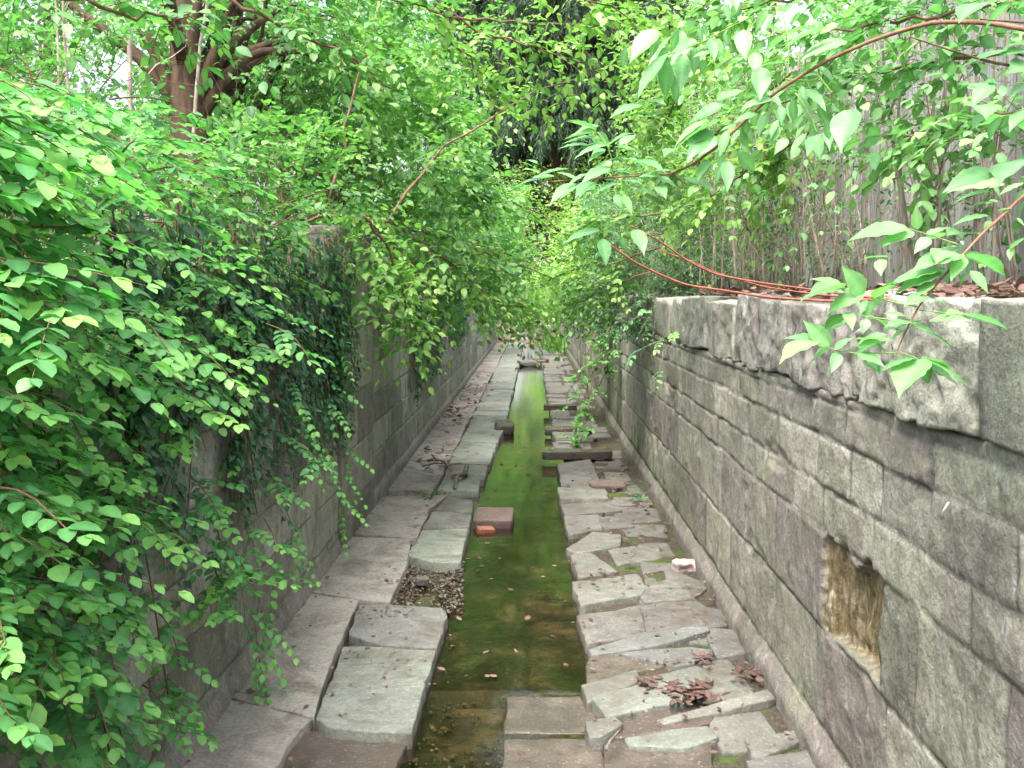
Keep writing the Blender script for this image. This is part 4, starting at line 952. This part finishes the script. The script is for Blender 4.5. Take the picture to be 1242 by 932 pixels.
# creeper falling from the right wall on to the ledge
th = thing('creeper', 'fresh green creeper trailing from the right wall down on to the dark ledge stones', 'vine', G(695, 550, .05)); lf, st = MB(), MB()
path = [(742, 395, 15.5, 1.0), (730, 430, 15.2, 1), (716, 470, 15, 1), (704, 505, 14.8, 1), (694, 545, 14.3, 1)]
pp = np.array([P(x, y, Y) for x, y, Y, _ in path])
for k in range(5):
    t = np.linspace(0, 4, 12); pts = np.stack([np.interp(t, np.arange(5), pp[:, i]) for i in range(3)], -1) + rv(1, .08)[0] + rv(12, .03); st.tube(pts, np.linspace(.008, .003, 12), 4)
    q = 17; i0 = rng.integers(0, 12, q); sprays(lf, st, 'ovate', pts[i0] + rv(q, .04), rv(q, .6) + np.array([0, -.5, .1]), .2, 8, .09, .6, keep=None, flat=.3)
st.build('stems', M['twig'], th); lf.build('leaves', M['shrub'], th)
th = thing('seedling', 'pale leaved sprig hanging out of the right wall', 'plant', P(790, 425, 9.6)); lf, st = MB(), MB()
for px, py in [(775, 425), (800, 415), (815, 405), (785, 380), (800, 450)]:
    e = P(px, py, 9.4); a = P(812, 418, 10.2); st.tube(limb(a, e, (0, 0, .05), 5), [.004, .003, .003, .002, .001], 4); sprays(lf, None, 'ovate', e[None], (e - a)[None], .22, 8, .09, .55, keep=None)
st.build('stems', M['greenstem'], th); lf.build('leaves', M['elder'], th)
# grass tuft at the far end, moss tufts
th = thing('grass_tuft', 'tuft of long grass at the foot of the right wall at the far end', 'grass', G(682, 425, 0)); lf = MB()
c = G(682, 425, 0); n = 420; p = c + rv(n, 1) * np.array([.35, 1.2, 0]); put_leaves(lf, 'blade', p, rv(n, .3) + UP, rv(n, 1) * np.array([1, 1, .1]), rng.uniform(.3, .75, n), rng.uniform(.2, .9, n), 1.2)
lf.build('blades', M['grass'], th)
# small weeds along the foot of the walls
for k, (px, py, Yd, lb) in enumerate([(767, 605, 0, 'small fern-like weed among the bricks on the right ledge'), (520, 606, 0, 'low green weed growing in the slab joint on the left ledge'), (410, 655, 0, 'weed at the foot of the left wall beside the ivy')]):
    g = G(px, py, .01); th = thing('weed', lb, 'plant', g); lf = MB(); sprays(lf, None, 'ovate', g[None] + rv(7, .02), rv(7, .6) + UP * .7, .15, 8, .045, .5, keep=None); lf.build('leaves', M['shrub'], th)

# ---------------------------------------------------------------- boughs overhead
def overhead(name, label, paths, lm, sm, kind, size, n, L, tint, hang=0., rad=.012, m=10, cat='branch', tipy=.3, flat=.35):
    b = P(*paths[0][0][:2], paths[0][0][2]); th = thing(name, label, cat, b); lf, st = MB(), MB()
    for path in paths:
        pp = np.array([P(x, y, Y) for x, y, Y in path]); K = len(pp); t = np.linspace(0, K - 1, 5 * K)
        pts = np.stack([np.interp(t, np.arange(K), pp[:, i]) for i in range(3)], -1); pts[1:-1] += rv(len(pts) - 2, .008)
        st.tube(pts, np.linspace(rad, rad * .35, len(pts)), 6)
        i0 = rng.integers(len(pts) // 5, len(pts), n); d = nrm(pts[-1] - pts[0])[None] * .5 + rv(n, .55) - UP * hang
        sprays(lf, st, kind, pts[i0] + rv(n, .02), d, L * rng.uniform(.6, 1.3, n), m, size, tint, keep=None, flat=flat, tipyoung=tipy, hang=hang)
    st.build('stems', sm, th); lf.build('leaves', lm, th)
overhead('overhead_bough', 'yellow green bough crossing the top middle of the picture before the evergreens', [[(440, -20, 7), (540, 20, 7.2), (640, 28, 7.4), (720, 30, 7.6), (780, 25, 7.8)], [(480, -40, 7), (580, 40, 7.3), (660, 60, 7.4), (735, 88, 7.6)], [(560, -30, 7), (640, -5, 7), (740, 5, 7.4), (800, 60, 7.6)], [(520, 30, 7.5), (570, 70, 7.5), (590, 120, 7.5)]], M['yellow'], M['twig'], 'ovate', .085, 24, .4, .6)
overhead('overhead_bough', 'leafy bough hanging in from above at the top left', [[(-60, -40, 3.4), (60, -10, 3.6), (160, 20, 3.8), (230, 20, 4)], [(200, -60, 4.5), (300, 10, 4.6), (400, 60, 4.8), (480, 110, 5)], [(300, -60, 5), (420, -10, 5.2), (520, 10, 5.4)]], M['shrub'], M['twig'], 'ovate', .07, 20, .34, .5)
overhead('overhead_bough', 'dense leafy bough over the fence at the upper right', [[(1300, -20, 4.5), (1180, 10, 4.6), (1060, 30, 4.8), (940, 40, 5)], [(1300, 60, 4.5), (1160, 70, 4.8), (1040, 90, 5.2), (930, 130, 5.5)], [(1250, -60, 5), (1100, -20, 5), (960, 0, 5.4), (860, 20, 5.8)], [(1300, 130, 4.4), (1190, 150, 4.6), (1100, 170, 4.8)]], M['elder'], M['twig'], 'ovate', .085, 42, .4, .62)
overhead('overhead_bough', 'pale translucent boughs against the bright sky right of centre at the top', [[(960, -40, 7), (900, 20, 7.4), (840, 90, 7.8), (800, 160, 8)], [(1000, 60, 7), (920, 120, 7.4), (850, 180, 7.8), (790, 230, 8)], [(1020, 140, 6.5), (930, 190, 7), (860, 240, 7.4)], [(900, -40, 8), (840, 20, 8.4), (790, 60, 8.8)]], M['yellow'], M['twig'], 'ovate', .08, 60, .4, .6)

overhead('overhead_bough', 'pale fresh bough reaching over the channel from the left beyond the pier', [[(470, 270, 10), (540, 290, 10.6), (610, 315, 11.2), (690, 345, 11.8)], [(500, 220, 10.5), (580, 235, 11), (650, 255, 11.6), (690, 290, 12)], [(480, 310, 10), (540, 340, 10.5), (600, 365, 11), (650, 375, 11.5)], [(440, 290, 9), (480, 330, 9.2), (500, 370, 9.3)]], M['yellow'], M['twig'], 'ovate', .09, 34, .42, .6)
overhead('overhead_bough', 'pale fresh bough reaching over the channel from the right, meeting the left one', [[(800, 300, 11), (740, 320, 11.4), (690, 330, 12), (640, 350, 12.5)], [(800, 260, 11), (740, 265, 11.5), (690, 275, 12)], [(790, 330, 11), (730, 350, 11.5), (690, 375, 12)]], M['yellow'], M['twig'], 'ovate', .09, 34, .42, .6)
overhead('overhead_bough', 'farther pale bough from the left hanging low over the channel where it narrows', [[(540, 320, 15), (600, 350, 16), (650, 368, 17), (690, 380, 18)], [(560, 290, 15), (620, 310, 16), (680, 335, 17)], [(580, 350, 16), (620, 378, 16.5), (650, 388, 17)]], M['yellow'], M['twig'], 'ovate', .115, 40, .55, .62)
overhead('overhead_bough', 'farther pale bough from the right hanging low over the channel where it narrows', [[(760, 340, 16), (720, 365, 17), (690, 385, 17.5)], [(760, 300, 16), (710, 310, 17), (660, 330, 18)]], M['yellow'], M['twig'], 'ovate', .115, 34, .55, .62)
shrub('bank_shrub', 'loose leafy shrub in front of the middle boards of the fence', 'shrub', (2.35, 7.6, 2.2), [((2.2, 7.4, 3.3), (.5, 1.5, .75)), ((2.3, 8.8, 3.9), (.5, 1.3, .8))], M['elder'], M['stem'], n=300, m=10, size=.075, L=.4, tint=.5, stems=12, srad=.008)
shrub('bank_shrub', 'loose leafy shrub in front of the nearest boards of the fence', 'shrub', (2.35, 5.4, 2.2), [((2.25, 5.3, 3.2), (.4, .9, .7)), ((2.3, 5.9, 4.0), (.45, 1.2, .6))], M['elder'], M['stem'], n=230, m=10, size=.075, L=.36, tint=.45, stems=9, srad=.008)
shrub('bank_shrub', 'tall airy shrub hiding the far end of the fence', 'shrub', (2.3, 12.2, 2.2), [((2.2, 11.6, 3.6), (.8, 1.6, 1.2)), ((2.4, 13.2, 4.6), (.9, 1.6, 1.2))], M['yellow'], M['stem'], n=520, m=12, size=.085, L=.45, tint=.5, stems=14, srad=.01)
# ---------------------------------------------------------------- near boughs of the right side: every leaf placed
cam_v = lambda p: nrm(EYE - p)
def leaves_px(lf, T, lst, Yf, kind, zj=.04, up=.75, size_mul=1.0, wid=1.0, tint=.5, stems=None, pick=('elder', 'elder2')):
    for i, (x0, y0, x1, y1) in enumerate(lst):
        a = T(x0, y0); bpt = T(x1, y1); Y0 = Yf(*a); pa = P(*a, Y0); pb = P(*bpt, Y0 - .02 + rng.normal(0, zj))
        d = pb - pa; L = min(np.linalg.norm(d), .155) * size_mul
        zd = UP * up + cam_v(pa) * (1 - up) + rv(1, .15)[0]
        if abs(np.dot(nrm(d), nrm(zd))) > .8: zd = cam_v(pa) * .8 + UP * .2 + rv(1, .15)[0]
        k = kind or pick[i % len(pick)]
        put_leaves(lf, k, pa[None], d[None], zd[None], L, tint + rng.normal(0, .1), wid * rng.uniform(.85, 1.15))
def px_path(T, pts, Yf, mbs, r0, r1, k=7):
    pp = np.array([P(*T(x, y), Yf(*T(x, y))) for x, y in pts]); K = len(pp); t = np.linspace(0, K - 1, 6 * K)
    q = np.stack([np.interp(t, np.arange(K), pp[:, i]) for i in range(3)], -1)
    for _ in range(3): q[1:-1] = (q[:-2] + q[1:-1] * 2 + q[2:]) / 4
    mbs.tube(q, np.linspace(r0, r1, len(q)), k); return q
T1 = lambda x, y: (620 + x / 4.658, 120 + y / 4.66)
T2 = lambda x, y: (920 + x / 3.584, 220 + y / 3.585)
T3 = lambda x, y: (760 + x / 4.052, y / 4.052)
T4 = lambda x, y: (1000 + x / 4.235, y / 4.235)
TI = lambda x, y: (x, y)
# (b) arching reddish branch
Yb = lambda px, py: float(np.interp(px, [660, 1242], [3.0, 2.1]))
th = thing('arching_branch', 'reddish brown branch arching in from the upper right with long drooping leaves', 'branch', P(1250, 40, 2.05)); lf, st, gs = MB(), MB(), MB()
px_path(TI, [(1330, 60), (1242, 35), (1190, 27), (1130, 27), (1060, 48), (1000, 75), (940, 112), (900, 150), (870, 178), (840, 200), (812, 212), (780, 213), (735, 216), (665, 221)], Yb, st, .0058, .0024, 8)
lst1 = [(480, 180, 330, 90), (480, 185, 325, 185), (500, 225, 285, 210), (540, 265, 350, 300), (530, 300, 430, 335), (490, 190, 575, 280), (550, 265, 665, 160), (580, 275, 745, 280), (640, 330, 740, 310), (600, 340, 520, 345),
        (245, 440, 0, 455), (150, 420, 75, 370), (370, 460, 262, 395), (370, 480, 208, 560), (560, 390, 395, 440), (560, 410, 705, 395), (490, 470, 360, 545), (610, 480, 480, 500), (620, 465, 745, 455), (720, 420, 775, 470), (690, 500, 845, 535), (830, 490, 875, 545),
        (480, 570, 365, 640), (515, 580, 640, 605), (630, 540, 690, 645), (790, 440, 955, 478), (980, 470, 1118, 470), (700, 350, 880, 375), (430, 425, 300, 480),
        (505, 745, 275, 785), (515, 740, 720, 815), (515, 790, 545, 935), (625, 780, 650, 860), (700, 740, 760, 858), (500, 770, 440, 830), (750, 40, 555, 62), (800, 90, 630, 70), (760, 20, 870, -5), (1118, 120, 905, 225), (1118, 190, 990, 240), (930, 290, 860, 275), (1020, 320, 930, 290), (1118, 350, 1045, 440)]
leaves_px(lf, T1, lst1, Yb, None, tint=.55, wid=.76)
for pth in ([(570, 440), (575, 360), (545, 265), (490, 190)], [(500, 500), (505, 620), (512, 745)], [(600, 440), (690, 360), (700, 350)], [(600, 440), (650, 530)], [(1020, 320), (930, 240), (790, 90)]): px_path(T1, pth, Yb, gs, .0018, .0012, 5)
extra1 = [(x0 + a, y0 + b, x1 + a, y1 + b) for x0, y0, x1, y1 in lst1[:29] + lst1[:29] for a, b in [(rng.normal(0, 45), rng.normal(0, 28))] if rng.random() < .55]
leaves_px(lf, T1, extra1, lambda x, y: Yb(x, y) + .18, None, tint=.5, wid=.8, size_mul=.8)
lst3 = [(150, 150, 122, 295), (150, 145, 8, 275), (205, 265, 28, 445), (200, 295, 185, 490), (275, 260, 270, 445), (255, 150, 215, 255), (350, 215, 205, 262), (375, 120, 400, 190), (450, 190, 478, 285), (410, 195, 440, 275), (570, 150, 582, 275), (540, 150, 560, 240), (480, 15, 512, 108), (690, 45, 630, 155), (810, 490, 832, 615), (835, 465, 938, 610), (590, 585, 580, 692), (700, 545, 635, 660), (545, 742, 645, 855), (490, 788, 505, 928), (475, 765, 335, 875), (885, 655, 795, 745), (935, 660, 948, 785), (975, 580, 1010, 700),
        (735, 490, 560, 500), (470, 590, 220, 682), (650, 560, 530, 580), (990, 140, 755, 190), (1013, 210, 815, 275), (660, 330, 662, 455), (785, 310, 655, 300), (300, 880, 435, 912), (180, 870, 60, 850), (420, 640, 300, 760), (880, 440, 990, 520), (500, 640, 450, 760), (560, 640, 600, 740), (760, 520, 760, 610), (870, 560, 810, 640), (430, 260, 320, 265), (570, 450, 430, 480)]
leaves_px(lf, T3, lst3, Yb, None, tint=.5, pick=('lance', 'elder', 'lance'), wid=.85)
extra3 = [(x0 + a, y0 + b, x1 + a, y1 + b) for x0, y0, x1, y1 in lst3 + lst3 for a, b in [(rng.normal(0, 80), rng.normal(0, 60))] if rng.random() < .7]
leaves_px(lf, T3, extra3, lambda x, y: Yb(x, y) + .2, None, tint=.5, pick=('lance', 'elder', 'lance'), size_mul=.75, wid=.85)
for pth in ([(780, 390), (930, 400), (1013, 310)], [(940, 370), (1013, 460)], [(700, 470), (560, 560), (480, 760)], [(200, 270), (360, 215), (480, 150), (600, 90), (720, 40)], [(790, 380), (800, 250), (760, 20)], [(830, 460), (900, 560), (935, 655)]): px_path(T3, pth, Yb, gs, .0022, .0012, 5)
st.build('branch', M['redstem'], th); gs.build('leaf_stalks', M['greenstem'], th); lf.build('leaves', M['elder'], th)
# (c) seedling cluster in front of the wall
Yc = lambda px, py: float(np.interp(py, [190, 470], [2.75, 2.5]))
th = thing('box_elder_shoot', 'spray of bright toothed leaves in front of the right wall coping', 'branch', P(1242, 270, 2.6)); lf, st, gs = MB(), MB(), MB()
px_path(T2, [(1300, -60), (1154, 60), (1050, 160), (970, 230), (880, 330), (800, 420), (740, 490), (700, 540), (660, 610), (610, 720), (600, 750)], Yc, st, .0045, .0018, 7)
lst2 = [(650, 205, 405, 214), (680, 225, 510, 258), (690, 210, 685, 112), (740, 240, 820, 180), (745, 245, 680, 300), (370, 470, 180, 474), (375, 465, 245, 405), (450, 490, 303, 545), (457, 492, 385, 382), (505, 510, 565, 435), (505, 512, 470, 582), (250, 697, 96, 738), (245, 690, 112, 660), (312, 715, 203, 610), (312, 730, 200, 780), (330, 735, 400, 672), (350, 745, 322, 820), (430, 750, 548, 785), (430, 725, 560, 668), (505, 705, 578, 750), (420, 690, 560, 665),
        (700, 775, 595, 895), (705, 775, 745, 890), (705, 770, 930, 852), (690, 770, 520, 800), (720, 770, 840, 790), (660, 640, 555, 682), (670, 630, 855, 685), (740, 610, 905, 575), (880, 580, 1085, 605), (560, 670, 420, 700), (680, 620, 560, 600), (640, 590, 550, 560), (380, 580, 285, 628), (385, 570, 410, 625), (470, 600, 455, 655), (490, 595, 570, 608),
        (880, 320, 675, 348), (890, 330, 840, 405), (890, 320, 1105, 375), (820, 385, 565, 412), (800, 400, 590, 455), (760, 440, 680, 490), (900, 400, 870, 450), (920, 390, 1005, 470), (730, 500, 640, 520), (740, 510, 820, 520), (800, 300, 780, 330), (1010, 45, 850, 65), (1030, 92, 915, 92), (1090, 300, 1160, 230), (1100, 290, 1090, 340), (1154, 10, 1040, 45), (1060, 10, 800, 0), (960, 230, 905, 215), (880, 260, 890, 275), (1000, 150, 850, 165), (1040, 130, 1100, 110), (1120, 160, 1160, 190), (560, 330, 450, 320), (530, 340, 530, 395), (900, 580, 820, 560), (600, 440, 540, 470)]
leaves_px(lf, T2, lst2, Yc, None, tint=.6, size_mul=1.05, wid=.98)
extra2 = [(x0 + a, y0 + b, x1 + a, y1 + b) for x0, y0, x1, y1 in lst2 for a, b in [(rng.normal(0, 40), rng.normal(0, 28))] if rng.random() < .45]
leaves_px(lf, T2, extra2, lambda x, y: Yc(x, y) + .12, None, tint=.5, size_mul=.85)
for pth in ([(870, 275), (760, 240), (650, 205)], [(690, 545), (600, 530), (450, 490), (360, 470)], [(605, 745), (430, 750), (330, 735), (245, 697)], [(610, 740), (700, 775)], [(800, 420), (880, 320)], [(660, 620), (560, 600), (480, 590), (380, 575)], [(700, 560), (880, 580)]): px_path(T2, pth, Yc, gs, .0018, .0012, 5)
st.build('stem', M['redstem'], th); gs.build('leaf_stalks', M['greenstem'], th); lf.build('leaves', M['elder'], th)
# (d) shaded near leaves at the right edge
Yd = lambda px, py: 1.9
th = thing('near_bough', 'bough of large shaded leaves at the upper right edge', 'branch', P(1260, 60, 1.9)); lf, st = MB(), MB()
leaves_px(lf, T4, [(950, 20, 805, 135), (950, 265, 690, 305), (1030, 260, 900, 260), (1040, 430, 945, 485), (860, 420, 755, 525), (840, 425, 900, 420), (840, 580, 750, 640), (905, 600, 828, 715), (1030, 560, 945, 650), (1060, 820, 860, 870), (880, 880, 620, 935), (130, 565, 72, 745), (1040, 580, 1010, 700), (1040, 330, 960, 350), (1040, 10, 990, 40), (1030, 230, 930, 215), (800, 20, 690, 60), (780, 540, 850, 545)], Yd, None, tint=.4, wid=.95)
for pth in ([(1080, 120), (950, 110), (800, 100)], [(1080, 300), (950, 270)], [(1080, 360), (850, 320), (650, 260), (440, 190)], [(1080, 560), (905, 590), (780, 540)]): px_path(T4, pth, Yd, st, .003, .0015, 5)
st.build('stems', M['twig'], th); lf.build('leaves', M['elder'], th)
# red canes over the wall top
for pth, Ys, rad, lb in [([(738, 296), (775, 322), (830, 346), (880, 353), (930, 361), (1010, 366), (1100, 362)], (3.3, 3.9), .0055, 'lowest red cane running from the wall top out over the channel'),
                        ([(765, 274), (800, 292), (835, 318), (870, 334), (920, 343), (980, 351), (1060, 362), (1110, 362)], (3.4, 4.1), .0048, 'upper red cane curving out over the channel'),
                        ([(800, 304), (835, 316), (870, 332), (925, 348), (985, 357), (1060, 364), (1105, 364)], (3.5, 4.1), .0038, 'thin red cane lying between the two longer red canes')]:
    m_ = MB(); Yr = lambda px, py: float(np.interp(px, [740, 1100], Ys)); px_path(TI, pth, Yr, m_, rad * .55, rad, 7)
    tag(m_.build('red_cane', M['redcane'], base=P(*pth[-1], Ys[1])), lb, 'cane', 'red canes over the right wall')

# ---------------------------------------------------------------- dead leaves, sticks
def litter(mb, n, fn, size, til=.3, hz=.03, tmax=1.):
    p = np.array([fn() for k in range(n)]); p[:, 2] += rng.uniform(.004, hz, n)
    put_leaves(mb, 'litter', p, rv(n) * np.array([1, 1, .18]), UP + rv(n, til), size * rng.uniform(.5, 1.3, n), rng.uniform(0, tmax, n), rng.uniform(.7, 1.4, n))
def gp(x, y, sx, sy, z=.012): return lambda: G(rng.normal(x, sx), rng.normal(y, sy), z)
lt = MB()
for (x, y, sx, sy, n, s) in [(555, 500, 14, 9, 220, .10), (566, 480, 9, 6, 120, .1), (530, 560, 14, 8, 120, .09), (585, 465, 9, 6, 100, .11), (440, 690, 50, 40, 60, .03), (470, 745, 20, 6, 50, .03), (300, 810, 50, 40, 40, .03), (480, 800, 25, 20, 50, .025), (545, 530, 20, 15, 60, .08)]:
    litter(lt, int(n * .6), gp(x, y, sx * 1.25, sy * 1.25, .012), s, .22, .02)
for (x, y, sx, sy, n, s) in [(780, 680, 40, 40, 160, .035), (850, 800, 50, 60, 260, .03), (800, 620, 30, 25, 160, .05), (750, 565, 25, 15, 120, .07), (880, 740, 30, 30, 90, .025), (735, 700, 20, 3, 50, .04), (760, 530, 25, 15, 80, .08)]:
    litter(lt, int(n * .6), gp(x, y, sx * 1.25, sy * 1.25, .012), s, .22, .02)
for k in range(70):                             # leaves afloat
    yy = rng.uniform(4.6, 16); litter(lt, 1, lambda: np.array([rng.uniform(-.55, .3), yy, -.068]), .05, .04, .006)
for k in range(260):                            # caught in the joints of the ledges
    yy = rng.uniform(4.4, 14); xx = rng.choice([-1.08, -1.62, -1.1, 1.27, .36, .8]) + rng.normal(0, .05); litter(lt, 1, lambda: np.array([xx, yy, .008]), .04, .2, .012)
def wt():
    y = rng.uniform(2.4, 9); return np.array([rng.uniform(1.45, 2.6), y, 2.185 + .03 * rng.random()])
litter(lt, 2200, wt, .07)
tag(lt.build('leaf_litter', M['litter']), 'brown dead leaves scattered over the ledges and the right bank', 'dead leaves', kind='stuff')
for x, y, n, s, sp, lb in [(843, 841, 70, .06, (12, 5), 'large brown clump of withered leaves on the big greenish stone'), (788, 828, 26, .05, (7, 3), 'small brown leaf clump on the stone left of the large clump'), (910, 820, 28, .05, (9, 3), 'reddish leaf clump by the foot of the right wall'), (853, 801, 18, .045, (5, 3), 'grey brown leaf clump on the tip of the pale pointed stone')]:
    m_ = MB(); litter(m_, int(n * 1.1), gp(x, y, sp[0] * 1.25, sp[1] * 1.2, .014), s * .95, .16, .016, .55); tag(m_.build('leaf_clump', M['litter'], base=G(x, y, .03)), lb, 'dead leaves', 'withered leaf clumps on the right ledge')
for a, b_, rad, lb in [((524, 552), (548, 572), .014, 'brown stick lying slantwise on the left ledge among dead leaves'), ((512, 566), (560, 562), .011, 'brown stick lying flat across the left ledge'), ((566, 566), (552, 592), .03, 'short pale broken log on the left ledge near the water'), ((735, 910), (752, 886), .008, 'wet stick caught at the near right water edge')]:
    m_ = MB(); pa, pb = G(*a, .05), G(*b_, .04); m_.tube(limb(pa, pb, (0, 0, .015), 7, .06), np.linspace(rad, rad * .7, 7), 7)
    tag(m_.build('stick', M['deadwood'], base=pa), lb, 'stick')
